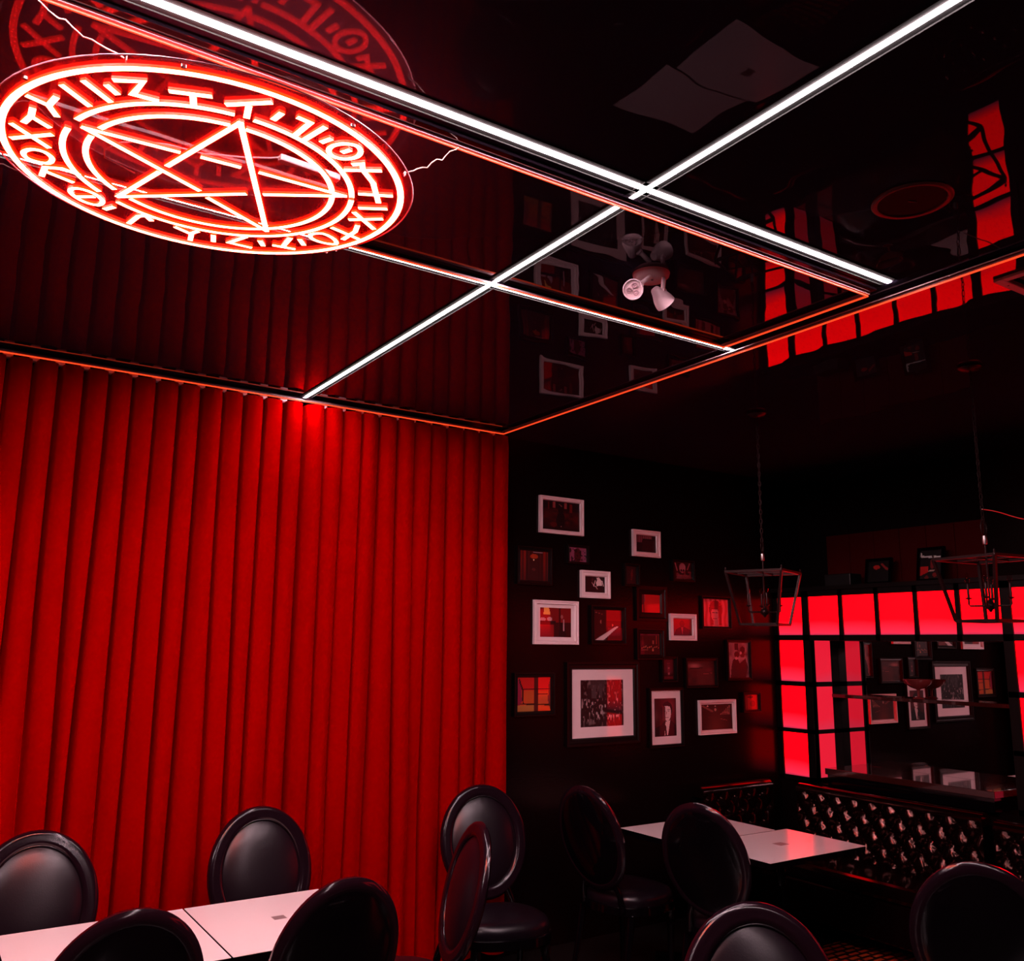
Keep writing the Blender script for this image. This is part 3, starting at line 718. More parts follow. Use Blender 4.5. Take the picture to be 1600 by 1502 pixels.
# ============================================================= RED SIGN UNDER THE CEILING
SC = Vector((0.5448, 2.2911, 3.0806))
VV = Vector((0, 1, 0.05)).normalized()
UU = Vector((1, 0, 0))
WW = UU.cross(VV)
sign = empty('neon_sign')
sign.matrix_world = Matrix(((UU.x, VV.x, WW.x, SC.x), (UU.y, VV.y, WW.y, SC.y), (UU.z, VV.z, WW.z, SC.z), (0, 0, 0, 1)))
tag(sign, 'round red neon sign of a star, rings and rune-like marks hung flat under the ceiling', 'neon sign')
TW, TH = 0.0148, 0.008
def stroke(b, pts, w=TW, closed=False):
    P = [Vector((p[0], p[1], 0)) for p in pts]
    n = len(P)
    if not closed:      # rounded look: lengthen the ends by a third of the width
        P[0] = P[0] + (P[0] - P[1]).normalized() * w * 0.35
        P[-1] = P[-1] + (P[-1] - P[-2]).normalized() * w * 0.35
    Ls, Rs = [], []
    for i in range(n):
        a = P[i - 1] if (i > 0 or closed) else None
        c = P[(i + 1) % n] if (i < n - 1 or closed) else None
        if a is None: t = (c - P[i]).normalized(); k = 1
        elif c is None: t = (P[i] - a).normalized(); k = 1
        else:
            t1 = (P[i] - a).normalized(); t2 = (c - P[i]).normalized()
            t = (t1 + t2)
            t = t.normalized() if t.length > 1e-6 else t1
            k = min(1.6, 1 / max(0.35, t.dot(t2)))
        nn = Vector((-t.y, t.x, 0)) * (w / 2 * k)
        Ls.append(P[i] + nn); Rs.append(P[i] - nn)
    zt, zb = -0.001, -TH
    vs = []
    for l, r_ in zip(Ls, Rs):
        vs += [(l.x, l.y, zt), (r_.x, r_.y, zt), (r_.x, r_.y, zb), (l.x, l.y, zb)]
    top, side, bot = [], [], []
    for i in range(n if closed else n - 1):
        j = (i + 1) % n
        a, c = i * 4, j * 4
        top.append((a, a + 1, c + 1, c)); side.append((a + 1, a + 2, c + 2, c + 1)); bot.append((a + 2, a + 3, c + 3, c + 2)); side.append((a + 3, a, c, c + 3))
    if not closed:
        side.append((0, 3, 2, 1)); k = (n - 1) * 4; side.append((k, k + 1, k + 2, k + 3))
    k = len(b.v)
    b.v += vs
    for fs, mi in ((bot, 0), (side, 1), (top, 2)):
        b.f += [tuple(q + k for q in f) for f in fs]; b.mi += [mi] * len(fs)
NM = [M['neon_hot'], M['neon_side'], M['neon_back']]
b = MB(); b.lathe([(0.001, 0.0), (0.530, 0.0), (0.532, 0.0015), (0.532, 0.0045), (0.530, 0.006), (0.001, 0.006)], 96)
disc = b.build('acrylic_disc', M['acrylic'], sign)
b = MB(); b.tube([(0.5325 * math.cos(2 * math.pi * i / 96), 0.5325 * math.sin(2 * math.pi * i / 96), 0.003) for i in range(96)], 0.0022, 6, closed=True)
b.build('polished_edge_glow', M['edge_acrylic'], disc, smooth=True)
b = MB(); stroke(b, [(0.5 * math.cos(2 * math.pi * i / 96) * 1.0, 0.5 * math.sin(2 * math.pi * i / 96)) for i in range(96)], TW * 1.15, True)
b.build('neon_ring', NM, sign)
def arc(r_, a0, a1):
    n = max(4, int(abs(a1 - a0) / 3.5))
    b = MB(); stroke(b, [(r_ * math.cos(R(a0 + (a1 - a0) * i / n)), r_ * math.sin(R(a0 + (a1 - a0) * i / n))) for i in range(n + 1)])
    b.build('neon_arc', NM, sign)
for r_, segs in ((0.366, ((-162.3, -98.8), (-90.3, -22.5), (-18, 120), (132, 187.5))), (0.313, ((-161, -99.3), (-90.9, -27), (-18.1, 120), (132.5, 188)))):
    for a0, a1 in segs: arc(r_, a0, a1)
for s in BARS:
    b = MB(); stroke(b, s); b.build('neon_bar', NM, sign)
def refine(p):
    return p
for g in GLYPHS:
    b = MB()
    for s in g:
        cl = len(s) > 3 and s[0] == s[-1]
        if cl:
            s = s[:-1]
            m_ = len(s); q = []
            for i in range(m_):      # Catmull-Rom round the loop
                p0, p1, p2, p3 = (Vector(s[(i + k) % m_]) for k in (-1, 0, 1, 2))
                for t in (0, 0.33, 0.66):
                    q.append(tuple(0.5 * ((2 * p1) + (p2 - p0) * t + (2 * p0 - 5 * p1 + 4 * p2 - p3) * t * t + (3 * p1 - p0 - 3 * p2 + p3) * t ** 3)))
            stroke(b, q, TW * 0.92, True)
        else:
            stroke(b, list(s), TW)
    b.build('neon_glyph', NM, sign)
for a in (-112, -68, 20, 65, 112, 160, 205):
    b = MB(); b.lathe([(0.001, -0.007), (0.006, -0.006), (0.006, 0.0)], 12, org=(0.517 * math.cos(R(a)), 0.517 * math.sin(R(a)), 0))
    b.build('screw_cap', M['steel'], sign, smooth=True)
cab = [(-0.176, 0.137, 0.012), (-0.258, 0.094, 0.012), (-0.266, 0.054, 0.014), (-0.24, -0.01, 0.014), (-0.197, -0.048, 0.016), (-0.136, -0.077, 0.014), (-0.05, -0.09, 0.012), (0.041, -0.138, 0.012), (0.095, -0.175, 0.012), (0.114, -0.195, 0.012)]
b = MB(); b.tube(cab, 0.0022, 6); b.build('cable', M['white_plastic'], sign, smooth=True)
b = MB(); b.box(0, 0.17, -0.012, 0.012, 0.006, 0.024)
o = b.build('driver_box', M['white_plastic'], sign, bevel=0.003); o.location = (0.115, -0.185, 0.0); o.rotation_euler = (0, 0, R(4))
def s2w(u, v, w=0.003): return SC + UU * u + VV * v + WW * w
ends = [((0.40, -0.33), (1.105, 1.946, 3.193)), ((-0.30, -0.42), (0.05, 1.946, 3.193)), ((-0.42, 0.31), (-0.05, 2.68, 3.195)), ((0.40, 0.33), (1.10, 2.70, 3.195))]
inv = sign.matrix_world.inverted()
for (u, v), e in ends:
    a = s2w(u, v); a = s2w(*(Vector((u, v)).normalized() * 0.52)); e = Vector(e)
    pts = []
    for i in range(13):
        t = i / 12
        p = a.lerp(e, t)
        p.z -= 0.012 * math.sin(math.pi * t)
        p += Vector((0.003 * math.sin(t * 21), 0.004 * math.cos(t * 17), 0.003 * math.sin(t * 25))) * (0.3 + math.sin(math.pi * t))
        pts.append(inv @ p)
    b = MB(); b.tube(pts, 0.0016, 6)
    b.tube([inv @ (a + Vector((0.004, -0.004 + 0.002 * k, -0.006 + 0.012 * (k % 2)))) for k in range(5)], 0.0015, 5)
    b.build('hanging_wire', M['wire'], sign, smooth=True)

# ============================================================= CEILING FITTINGS
r = empty('emergency_light', (2.141, 2.312, H))
tag(r, 'white twin-headed emergency spotlight on the ceiling between the white led lines', 'emergency light')
b = MB(); b.lathe([(0.001, -0.030), (0.030, -0.029), (0.052, -0.024), (0.066, -0.012), (0.069, -0.001), (0.069, 0)], 36); b.build('base', M['white_plastic'], r, smooth=True)
b = MB(); b.lathe([(0.001, -0.0015), (0.005, -0.001), (0.005, 0.001)], 12, org=(-0.006, -0.012, -0.029)); b.build('test_button', M['black'], r)
def head(pos, axis, anchor):
    p = Vector(pos) - r.location; ax = Vector(axis).normalized(); an = Vector(anchor)
    a = MB()
    a.tube([an, an.lerp(p, 0.5) + Vector((0, 0, -0.002)), p - ax * 0.030], 0.009, 10)
    a.lathe([(0.001, -0.010), (0.012, -0.009), (0.012, 0.009), (0.001, 0.010)], 14, org=an.lerp(p, 0.62), axis=(1, 0.3, 0))
    arm = a.build('arm', M['white_plastic'], r, smooth=True)
    hb = MB()
    hb.lathe([(0.001, -0.050), (0.014, -0.050), (0.017, -0.046), (0.022, -0.030), (0.031, -0.010), (0.036, 0.008), (0.0375, 0.020), (0.0375, 0.026), (0.034, 0.027), (0.032, 0.020), (0.001, 0.019)], 32, org=p, axis=ax)
    hd = hb.build('lamp_head', M['white_plastic'], r, smooth=True)
    q = Vector((0, 0, 1)).rotation_difference(ax)
    for k in range(3):
        an_ = 2 * math.pi * k / 3 + 0.5
        c = p + q @ Vector((0.015 * math.cos(an_), 0.015 * math.sin(an_), 0.020))
        l = MB(); l.lathe([(0.0105, -0.001), (0.0105, 0.004), (0.008, 0.005), (0.006, 0.002), (0.003, 0.002), (0.001, 0.004)], 16, org=c, axis=ax)
        l.build('lens', M['lens'], hd, smooth=True)
head((2.045, 2.305, 3.125), (-0.60, -0.68, -0.42), (-0.030, -0.030, -0.026))
head((2.182, 2.300, 3.118), (0.75, 0.05, -0.55), (0.018, -0.048, -0.024))

r = empty('ceiling_speaker', (2.42, 1.44, H))
tag(r, 'round dark flush ceiling speaker with a dim red rim', 'speaker')
b = MB(); b.lathe([(0.098, -0.001), (0.100, -0.006), (0.112, -0.007), (0.118, -0.003), (0.118, 0)], 48); b.build('rim', mat('speaker_rim', (0.10, 0.02, 0.02), 0.35), r, smooth=True)
b = MB(); b.lathe([(0.001, -0.003), (0.097, -0.003), (0.099, 0.0)], 48); b.build('grille', M['grille'], r, smooth=True)
b = MB(); b.tube([(-0.01, 0.006, -0.0045), (0.014, -0.006, -0.0045)], 0.0012, 6); b.build('badge', M['steel'], r)

r = empty('air_vent', (3.50, 1.33, H))
tag(r, 'white-framed square air vent in the ceiling at the right edge', 'vent')
b = MB()
vx0, vx1, vy0, vy1 = -0.284, 0.29, -0.29, 0.291
for a in ((vx0, vx1, vy0, vy0 + 0.034), (vx0, vx1, vy1 - 0.034, vy1), (vx0, vx0 + 0.034, vy0 + 0.034, vy1 - 0.034), (vx1 - 0.034, vx1, vy0 + 0.034, vy1 - 0.034)):
    b.box(*a, -0.012, 0)
b.build('frame', M['white_plastic'], r, bevel=0.003)
for k in range(14):
    y = vy0 + 0.052 + k * 0.0365
    b = MB(); b.add([(vx0 + 0.034, y, -0.010), (vx1 - 0.034, y, -0.010), (vx1 - 0.034, y + 0.024, -0.002), (vx0 + 0.034, y + 0.024, -0.002),
                     (vx0 + 0.034, y, -0.012), (vx1 - 0.034, y, -0.012), (vx1 - 0.034, y + 0.024, -0.004), (vx0 + 0.034, y + 0.024, -0.004)],
                    [(0, 1, 2, 3), (7, 6, 5, 4), (0, 4, 5, 1), (1, 5, 6, 2), (2, 6, 7, 3), (3, 7, 4, 0)])
    b.build('slat', M['grille'], r)
b = MB(); b.lathe([(0.001, -0.001), (0.004, 0), (0.004, 0.001)], 10, org=(vx0 + 0.075, vy1 - 0.017, -0.0125)); b.build('screw', M['black'], r)

# ============================================================= CURTAINS
def curtain(x0, x1, seed, label):
    top, bot = 3.172, 0.10
    pit = 0.113
    npl = max(1, round((x1 - x0) / pit))
    pit = (x1 - x0) / npl
    rr = random.Random(seed)
    amp = [rr.uniform(0.85, 1.2) for _ in range(npl + 2)]
    drift = [rr.uniform(-1, 1) for _ in range(npl + 2)]
    keep = [rr.uniform(0.0, 1.0) for _ in range(npl + 2)]
    sk = [rr.uniform(0.28, 0.78) for _ in range(npl + 2)]
    per = 22
    nu, nv = npl * per, 46
    def fn(u, v):
        z = top + (bot - top) * v
        s = u * npl
        k = min(npl - 1, int(s + 1e-9)); t = min(1.0, max(0.0, s - k))
        t = 0.5 - 0.5 * math.cos(math.pi * t) if True else t
        t = 0.35 * (s - k) + 0.65 * t
        low = smoothstep(0.05, 0.9, v)
        # valley drift sideways towards the hem
        x = x0 + (k + t) * pit
        def val(i): return drift[i] * 0.042 * low * (0.6 + 0.4 * math.sin(v * 3 + i))
        x += val(k) * (1 - t) + val(k + 1) * t
        if k == 0: x -= val(0) * (1 - t)
        if k == npl - 1: x -= val(k + 1) * t
        # flat-fronted pleat between two narrow deep valleys; lower down some valleys close up
        wl = 0.12 + 0.26 * (sk[k] - 0.28) * (0.4 + low); wr = 0.08
        dl = 1 - low * (1 - keep[k]); dr = 1 - low * (1 - keep[k + 1])
        dep = 0.095 * amp[k]
        face = (t - 0.5) * (0.050 * keep[(k * 7 + 3) % npl] - 0.004) + (0.012 + 0.022 * keep[(k * 5 + 2) % npl]) * math.sin(math.pi * t) + low * 0.016 * math.sin(s * 1.7 + seed + 0.8 * v) + low * 0.008 * math.sin(s * 4.3 + 2.0 * v)
        y = YC + 0.078 - 0.085 - face + dep * dl * (1 - smoothstep(0, wl, t)) + dep * dr * smoothstep(1 - wr, 1, t)
        y += 0.004 * math.sin(v * 19 + k * 2.1) * low
        if v < 0.012: y += 0.010
        return (x, y, z)
    b = MB(); b.grid(fn, nu, nv)
    r = empty('curtain', ((x0 + x1) / 2, YC, top))
    tag(r, label, 'curtain', 'red velvet curtains along the back wall')
    b.v = [(p[0] - r.location.x, p[1] - r.location.y, p[2] - r.location.z) for p in b.v]
    o = b.build('cloth', M['velvet'], r, smooth=True)
    for i in range(npl):
        c = MB(); xx = x0 + i * pit - r.location.x
        if i == 0 or xx + r.location.x < -1.2: continue
        c.box(xx - 0.022, xx + 0.022, 0.012, 0.045, -0.004, 0.020)
        c.build('carrier', M['white_plastic'], r, bevel=0.004)
    return r
curtain(-2.9, 1.696, 3, 'long red velvet curtain behind the left tables, ending under the led line')
curtain(1.706, 3.075, 5, 'narrower red velvet curtain between the overlap and the picture wall')
struct(boxo('trim_6', M['dark_metal'], -3.4, 3.10, YC + 0.005, YC + 0.055, H - 0.014, H))

# ============================================================= TABLES
def table(x0, x1, y0, y1, label, group, sticker=None):
    cx, cy = (x0 + x1) / 2, (y0 + y1) / 2
    r = empty('dining_table', (cx, cy, 0))
    tag(r, label, 'table', group)
    b = MB(); b.box(x0 - cx, x1 - cx, y0 - cy, y1 - cy, 0.748, 0.75)
    b.build('table_top', M['white_top'], r)
    b = MB(); b.box(x0 - cx, x1 - cx, y0 - cy, y1 - cy, 0.716, 0.7478)
    b.build('table_edge', M['gloss_black'], r, bevel=0.001)
    b = MB(); b.lathe([(0.030, 0.03), (0.030, 0.70), (0.11, 0.702), (0.11, 0.7155)], 24)
    b.build('pedestal', M['gloss_black'], r, smooth=True)
    b = MB()
    for a in range(4):
        q = MB(); q.box(0.0, 0.27, -0.03, 0.03, 0.0, 0.028)
        q.xf(Matrix.Rotation(R(45 + 90 * a), 4, 'Z')); b.add(q.v, q.f)
    b.lathe([(0.06, 0.0), (0.06, 0.035), (0.035, 0.05)], 20)
    b.build('base', M['gloss_black'], r)
    if sticker:
        sx, sy, w_, d_ = sticker
        boxo('sticker', M['grey_sticker'], sx - cx - w_, sx - cx + w_, sy - cy - d_, sy - cy + d_, 0.7502, 0.7507, r)
table(0.388, 1.070, 3.385, 4.078, 'white square table at the left edge, between the two leftmost chairs', 'white tables by the curtain')
table(1.078, 1.668, 3.385, 4.078, 'white square table by the curtain right of the seam, small grey mark on top', 'white tables by the curtain', (1.372, 3.752, 0.026, 0.024))
table(3.840, 4.640, 3.332, 3.888, 'white table by the tufted bench with a red reflection and dark sticker', 'white tables by the bench', (4.262, 3.617, 0.036, 0.032))
table(3.768, 4.548, 3.902, 4.436, 'white table behind the one with the dark sticker, nearer the picture wall', 'white tables by the bench')

# ============================================================= CHAIRS
def oval(a, rx, rz): return (rx * math.sin(a), rz * math.cos(a))
def make_chair():
    r = empty('dining_chair')
    TILT = R(14.5)
    RX, RZ, CZ = 0.217, 0.267, 0.790
    base_y = -0.215
    def bk(x, d, z):       # back coordinates: x across, d forward of the back plane, z height along the back
        dz = z - 0.46
        return (x, base_y - dz * math.sin(TILT) + d * math.cos(TILT), 0.46 + dz * math.cos(TILT) + d * math.sin(TILT))
    SEG = 64
    # oval back rail: flat front with rounded outer edge
    prof = [(-0.026, 0.010), (-0.020, 0.019), (-0.008, 0.022), (0.004, 0.018), (0.010, 0.020), (0.016, 0.016), (0.022, 0.008), (0.024, -0.006), (0.016, -0.018), (0.0, -0.024), (-0.016, -0.020), (-0.025, -0.006)]
    b = MB(); vs = []
    for i in range(SEG):
        a = 2 * math.pi * i / SEG
        cx, cz = oval(a, RX, RZ)
        nx, nz = math.sin(a) / RX, math.cos(a) / RZ
        l = math.hypot(nx, nz); nx /= l; nz /= l
        for (o_, d_) in prof: vs.append(bk(cx + nx * o_ * 1.35, d_, CZ + cz + nz * o_ * 1.35))
    m_ = len(prof)
    b.add(vs, [(i * m_ + k, i * m_ + (k + 1) % m_, ((i + 1) % SEG) * m_ + (k + 1) % m_, ((i + 1) % SEG) * m_ + k) for i in range(SEG) for k in range(m_)])
    b.build('back_frame', M['chair_frame'], r, smooth=True)
    def pad(name, sgn, depth, mt, sc_=0.90, d0=0.002):
        b = MB()
        def fn(u, v):
            a = 2 * math.pi * u
            rr_ = v
            cx, cz = oval(a, RX * sc_ * rr_, RZ * sc_ * rr_)
            dd = depth * (1 - rr_ ** 2.6) ** 0.75 if rr_ < 1 else 0
            return bk(cx, sgn * (d0 + dd), CZ + cz)
        b.grid(fn, 48, 12, closed_u=True)
        return b.build(name, mt, r, smooth=True, weld=True)
    front = pad('back_cushion', 1, 0.036, M['leather'])
    pad('back_shell', -1, 0.026, M['gloss_black'], 1.06, 0.014)
    b = MB(); b.tube([bk(oval(2 * math.pi * i / SEG, RX * 0.885, RZ * 0.885)[0], 0.012, CZ + oval(2 * math.pi * i / SEG, RX * 0.885, RZ * 0.885)[1]) for i in range(SEG)], 0.0045, 6, closed=True)
    b.build('piping', M['leather'], front, smooth=True)
    for s in (-1, 1):
        b = MB(); b.tube([(s * 0.150, -0.205, 0.40), bk(s * 0.140, 0, 0.49), bk(s * 0.118, 0, 0.545)], [0.020, 0.017, 0.018], 10)
        b.build('back_post', M['gloss_black'], r, smooth=True)
    # seat: rounded horseshoe outline
    def outline(a):
        w_ = 0.245 + 0.018 * math.cos(a - math.pi / 2)
        x = math.copysign(abs(math.cos(a)) ** 0.72, math.cos(a)) * w_
        y = math.copysign(abs(math.sin(a)) ** 0.80, math.sin(a)) * 0.232
        return x, y
    b = MB()
    def ring(sc_, z): return [(outline(2 * math.pi * i / 48)[0] * sc_, outline(2 * math.pi * i / 48)[1] * sc_, z) for i in range(48)]
    def loft(b, rings):
        vs = [p for q in rings for p in q]
        fs = [(j * 48 + i, j * 48 + (i + 1) % 48, (j + 1) * 48 + (i + 1) % 48, (j + 1) * 48 + i) for j in range(len(rings) - 1) for i in range(48)]
        fs.append(tuple(range(48))[::-1]); fs.append(tuple(range((len(rings) - 1) * 48, len(rings) * 48)))
        b.add(vs, fs)
    loft(b, [ring(0.97, 0.37), ring(1.0, 0.375), ring(1.0, 0.415), ring(0.97, 0.42)])
    b.build('seat_rail', M['gloss_black'], r, smooth=True)
    b = MB(); loft(b, [ring(0.955, 0.420), ring(0.97, 0.435), ring(0.965, 0.455), ring(0.92, 0.475), ring(0.78, 0.488), ring(0.5, 0.495), ring(0.2, 0.498)])
    b.build('seat_cushion', M['leather'], r, smooth=True)
    for sx, sy in ((-1, 1), (1, 1), (-1, -1), (1, -1)):
        x, y = sx * 0.185, (0.165 if sy > 0 else -0.175)
        b = MB()
        if sy > 0:
            b.lathe([(0.012, 0.0), (0.015, 0.02), (0.013, 0.05), (0.021, 0.27), (0.024, 0.30), (0.018, 0.315), (0.025, 0.33), (0.026, 0.372)], 16, org=(x, y, 0))
        else:
            b.tube([(x * 1.04, y - 0.085, 0.0), (x * 1.02, y - 0.045, 0.14), (x, y, 0.372)], [0.013, 0.017, 0.023], 12)
        b.build('leg', M['gloss_black'], r, smooth=True)
    return r
BACK = 0.215 + 0.625 * math.sin(R(14.5))
proto = make_chair()
CH = [  # top of the back (x, y), facing angle of local +y measured from world +y
    (0.53, 4.36, 180, 'leftmost black oval-backed chair facing us, between the white tables and the curtain', 'oval chairs at the curtain tables'),
    (1.50, 4.45, 180, 'black oval-backed chair with a wholly visible cushion, before the curtain middle', 'oval chairs at the curtain tables'),
    (0.64, 2.97, 4, 'black glossy chair back at the bottom left, seen from behind', 'oval chairs at the curtain tables'),
    (1.325, 2.98, 6, 'black glossy chair back overlapping the right end of the left white table', 'oval chairs at the curtain tables'),
    (2.22, 3.57, 76, 'black oval-backed chair seen edge-on, bright rim, overlapping another in front of the curtain corner', 'oval chairs at the curtain tables'),
    (2.79, 4.50, 166, 'black oval-backed chair standing in the corner where curtain meets picture wall', 'oval chairs at the bench tables'),
    (3.27, 4.18, -82, 'black oval-backed chair under the big picture, far one at the bench tables', 'oval chairs at the bench tables'),
    (3.43, 3.44, -74, 'black oval-backed chair overlapping the near white bench table', 'oval chairs at the bench tables'),
    (2.28, 2.06, 148, 'black oval-backed chair cut by the bottom edge, cushion with a pale-lit rim', 'oval chairs near the camera'),
    (3.42, 1.98, -56, 'black oval chair back filling the bottom right corner', 'oval chairs near the camera'),
]
for i, (x, y, a, lab, grp) in enumerate(CH):
    o = proto if i == 0 else copy_tree(proto)
    o.rotation_euler = (0, 0, R(a))
    d = Vector((-math.sin(R(a)), math.cos(R(a)), 0))
    o.location = (x + d.x * BACK, y + d.y * BACK, 0)
    tag(o, lab, 'chair', grp)

# ============================================================= TUFTED BENCHES
def tufted(org, du, length, z0, z1, nrm, px=0.132, pz=0.092):
    """deep buttoned panel: org at the left foot, du along, nrm outwards"""
    org, du, nrm = Vector(org), Vector(du), Vector(nrm)
    hgt = z1 - z0
    nc = max(1, round(length / px)); px = length / nc
    nr = max(2, round(hgt / pz)); pz = hgt / nr
    pts = []
    for j in range(nr + 1):
        for i in range(-1, nc + 2):
            pts.append(((i + (0.5 if j % 2 else 0)) * px, hgt - (j + 0.55) * pz))
    pts = [p for p in pts if p[1] > 0.02]
    def height(u, z):
        h_ = 0.036
        # diamond creases: distance to the diagonal lines through the buttons
        a = (u / px + (hgt - z) / (2 * pz) - 0.275) % 1.0
        c = (u / px - (hgt - z) / (2 * pz) + 0.275) % 1.0
        da = min(a, 1 - a); dc = min(c, 1 - c)
        d = min(da, dc)
        h_ *= (min(1, d / 0.34)) ** 0.55
        m_ = 9
        for (bu, bz) in pts:
            dd = math.hypot((u - bu), (z - bz))
            if dd < m_: m_ = dd
        h_ *= smoothstep(0.0, 0.034, m_) * 0.75 + 0.25
        return h_
    b = MB()
    nu, nv = max(8, int(length / 0.011)), max(8, int(hgt / 0.011))
    def fn(s, t):
        u, z = s * length, t * hgt
        e = smoothstep(0, 0.02, u) * smoothstep(0, 0.02, length - u)
        return org + du * u + Vector((0, 0, z0 + z)) + nrm * (height(u, z) * (0.4 + 0.6 * e))
    b.grid(fn, nu, nv)
    btn = [(org + du * u + Vector((0, 0, z0 + z)) + nrm * 0.011) for (u, z) in pts if 0.02 < u < length - 0.02 and z > 0.03]
    return b, btn, nrm
def bench_run(root, org, du, length, nrm, zt=0.84, seat_d=0.42, back_t=0.10, arm=False):
    """a straight run in root space: back, roll, seat, plinth"""
    du_, n_ = Vector(du), Vector(nrm)
    o3 = Vector(org)
    b, btn, _ = tufted(org, du, length, 0.46, zt, nrm)
    tb = b.build('tufted_back', M['sofa_leather'], root, smooth=True)
    for k, p in enumerate(btn):
        c = MB(); c.lathe([(0.0085, -0.003), (0.0085, 0.001), (0.005, 0.005), (0.001, 0.006)], 10, org=p, axis=n_)
        c.build('button', M['sofa_leather'], tb, smooth=True)
    def slab(a0, a1, z0, z1, name, m_, bev):
        p0 = o3 + n_ * a0; p1 = o3 + du_ * length + n_ * a1
        q = MB(); q.box(p0.x, p1.x, p0.y, p1.y, z0, z1)
        return q.build(name, m_, root, bevel=bev)
    slab(-back_t, -0.001, 0.10, zt - 0.03, 'back_core', M['gloss_black'], 0.0)
    q = MB(); q.tube([o3 - n_ * 0.035 + Vector((0, 0, zt)), o3 + du_ * length - n_ * 0.035 + Vector((0, 0, zt))], 0.050, 16)
    q.build('top_roll', M['sofa_leather'], root, smooth=True)
    slab(0.0, seat_d, 0.12, 0.36, 'seat_base', M['sofa_leather'], 0.012)
    slab(0.01, seat_d + 0.012, 0.362, 0.465, 'seat_cushion', M['sofa_leather'], 0.030)
    slab(0.0, 0.10, 0.0, 0.12, 'plinth', M['black'], 0.0)
r = empty('tufted_bench', (5.45, 3.8, 0))
tag(r, 'black buttoned leather bench in the corner under the red panels and mirror', 'bench', 'tufted leather benches along the panel wall')
bench_run(r, (0.0, 4.46 - 3.8, 0), (0, -1, 0), 4.46 - 3.10, (-1, 0, 0))
# short return along the picture wall
bench_run(r, (4.72 - 5.45, 4.68 - 3.8, 0), (1, 0, 0), 0.72, (0, -1, 0), seat_d=0.20)
r = empty('tufted_bench', (5.45, 2.3, 0))
tag(r, 'next black buttoned leather bench, running out of frame at the right edge', 'bench', 'tufted leather benches along the panel wall')
bench_run(r, (0.06, 3.07 - 2.3, 0), (0, -1, 0), 1.4, (-1, 0, 0), zt=0.80)

o = boxo('floor_patch', None or M['black'], -0.30, 0.30, -0.32, 0.32, 0.0, 0.006)  # thin slab over the floor carrying the red and orange pattern
o.location = (5.02, 3.62, 0.0005)
mm = mat('patterned_patch', (0.3, 0.05, 0.02), 0.5)
br = N(mm, 'ShaderNodeTexBrick'); br.inputs['Scale'].default_value = 5.0
br.inputs['Color1'].default_value = (0.75, 0.10, 0.02, 1); br.inputs['Color2'].default_value = (0.55, 0.02, 0.008, 1); br.inputs['Mortar'].default_value = (0.03, 0.004, 0.003, 1)
br.inputs['Mortar Size'].default_value = 0.06; br.offset = 0.35
tcn = N(mm, 'ShaderNodeTexCoord')
mm.node_tree.links.new(tcn.outputs['Object'], br.inputs['Vector'])
mm.node_tree.links.new(br.outputs[0], mm.node_tree.nodes['Principled BSDF'].inputs['Base Color'])
o.data.materials[0] = mm
tag(o, 'patterned red and orange patch on the floor under the bench table', 'mat')

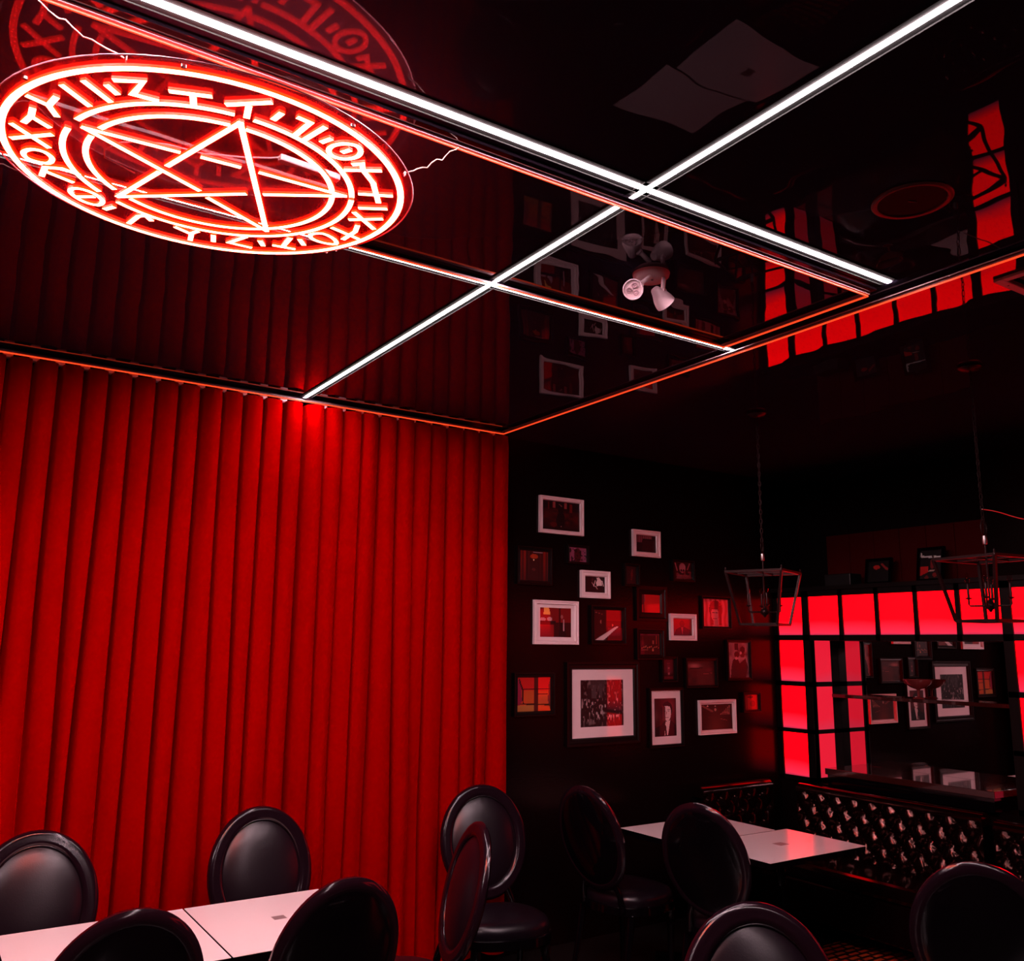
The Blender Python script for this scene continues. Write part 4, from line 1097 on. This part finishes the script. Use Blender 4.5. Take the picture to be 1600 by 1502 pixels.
# ============================================================= CHANDELIERS
def chandelier(x, y, rz, zt, zb, label, bulbs):
    r = empty('lantern_chandelier', (x, y, zt), R(rz))
    tag(r, label, 'chandelier', 'open lantern chandeliers with candle bulbs')
    s, t, h_ = 0.160, 0.105, zt - zb
    q = 0.005
    def bar(b, a, c, w_=q): b.tube([a, c], w_ * 1.3, 4, prof=[(-1, -1), (1, -1), (1, 1), (-1, 1)])
    b = MB()
    T = [(-s, -s, 0), (s, -s, 0), (s, s, 0), (-s, s, 0)]
    B = [(-t, -t, -h_), (t, -t, -h_), (t, t, -h_), (-t, t, -h_)]
    for i in range(4):
        bar(b, T[i], T[(i + 1) % 4]); bar(b, B[i], B[(i + 1) % 4]); bar(b, T[i], B[i])
    bar(b, (-s, 0, 0), (s, 0, 0), 0.003); bar(b, (0, -s, 0), (0, s, 0), 0.003)
    b.build('lantern_frame', M['dark_metal'], r)
    for i in range(4):
        b = MB(); b.lathe([(0.006, 0.0), (0.006, 0.008), (0.003, 0.012), (0.005, 0.018), (0.001, 0.026)], 10, org=T[i]); b.build('finial', M['dark_metal'], r, smooth=True)
    b = MB(); b.tube([(0, 0, -h_ + 0.055), (0, 0, 0.075)], 0.0045, 10); b.build('stem', M['dark_metal'], r, smooth=True)
    b = MB(); b.lathe([(0.004, -0.018), (0.010, -0.016), (0.012, 0.0), (0.010, 0.022), (0.004, 0.026)], 14, org=(0, 0, 0.085)); b.build('collar', M['steel'], r, smooth=True)
    # big loop
    b = MB(); b.tube([(0.019 * math.cos(a), 0, 0.145 + 0.034 * math.sin(a)) for a in [2 * math.pi * k / 20 for k in range(20)]], 0.0035, 8, closed=True); b.build('loop', M['dark_metal'], r, smooth=True)
    # chain up to the ceiling
    z = 0.185; k = 0
    top = H - zt - 0.02
    while z < top - 0.012:
        b = MB()
        pts = []
        for j in range(14):
            a = 2 * math.pi * j / 14
            px_, pz_ = 0.0075 * math.cos(a), 0.0165 * math.sin(a)
            pts.append((px_ if k % 2 else 0, 0 if k % 2 else px_, z + pz_))
        b.tube(pts, 0.0018, 6, closed=True)
        b.build('chain_link', M['dark_metal'], r, smooth=True)
        z += 0.0275; k += 1
    b = MB(); b.tube([(0.004 * math.sin(i * 1.3), 0.004 * math.cos(i * 1.7), 0.10 + (top - 0.10) * i / 24) for i in range(25)], 0.0016, 6); b.build('power_cord', M['dark_metal'], r, smooth=True)
    b = MB(); b.lathe([(0.055, H - zt), (0.055, H - zt - 0.010), (0.045, H - zt - 0.018), (0.010, H - zt - 0.026), (0.001, H - zt - 0.030)], 28); b.build('ceiling_rose', M['dark_metal'], r, smooth=True)
    hz = -h_ + 0.070
    b = MB(); b.lathe([(0.001, -0.030), (0.006, -0.026), (0.010, -0.018), (0.020, -0.012), (0.024, 0.0), (0.020, 0.012), (0.010, 0.018), (0.006, 0.03)], 18, org=(0, 0, hz)); b.build('hub', M['dark_metal'], r, smooth=True)
    for i in range(bulbs):
        a = 2 * math.pi * i / bulbs + 0.5
        c, d = math.cos(a), math.sin(a)
        ra = 0.088
        arm = MB(); arm.tube([(0, 0, hz), (c * ra * 0.95, d * ra * 0.95, hz), (c * ra, d * ra, hz + 0.008), (c * ra, d * ra, hz + 0.035)], 0.0042, 8)
        arm.lathe([(0.003, 0.030), (0.014, 0.034), (0.015, 0.038), (0.006, 0.040)], 16, org=(c * ra, d * ra, hz))
        am = arm.build('arm', M['dark_metal'], r, smooth=True)
        cs = MB(); cs.lathe([(0.0055, 0.038), (0.0055, 0.100), (0.004, 0.104)], 12, org=(c * ra, d * ra, hz)); cs.build('candle_sleeve', M['dark_metal'], am, smooth=True)
        bl = MB(); bl.lathe([(0.004, 0.104), (0.0085, 0.112), (0.0115, 0.124), (0.0105, 0.136), (0.006, 0.150), (0.001, 0.160)], 16, org=(c * ra, d * ra, hz)); bo = bl.build('candle_bulb', M['bulb'], am, smooth=True)
    return r
chandelier(4.00, 3.44, 21, 2.270, 1.978, 'farther lantern chandelier, hanging before the picture wall corner', 4)
chandelier(4.15, 2.24, -8, 2.270, 1.982, 'nearer lantern chandelier, hanging in front of the row of red panels at right', 4)
b = MB(); b.tube([(4.15 + 0.43 * t_, 2.24, 2.505 + 0.004 * math.sin(t_ * 6) - 0.012 * t_) for t_ in [i / 14 for i in range(0, 29)]], 0.0022, 6)
o = b.build('loose_cord', M['wire'], smooth=True)
tag(o, 'thin reddish cord leaving the nearer chandelier chain towards the right edge', 'cord')
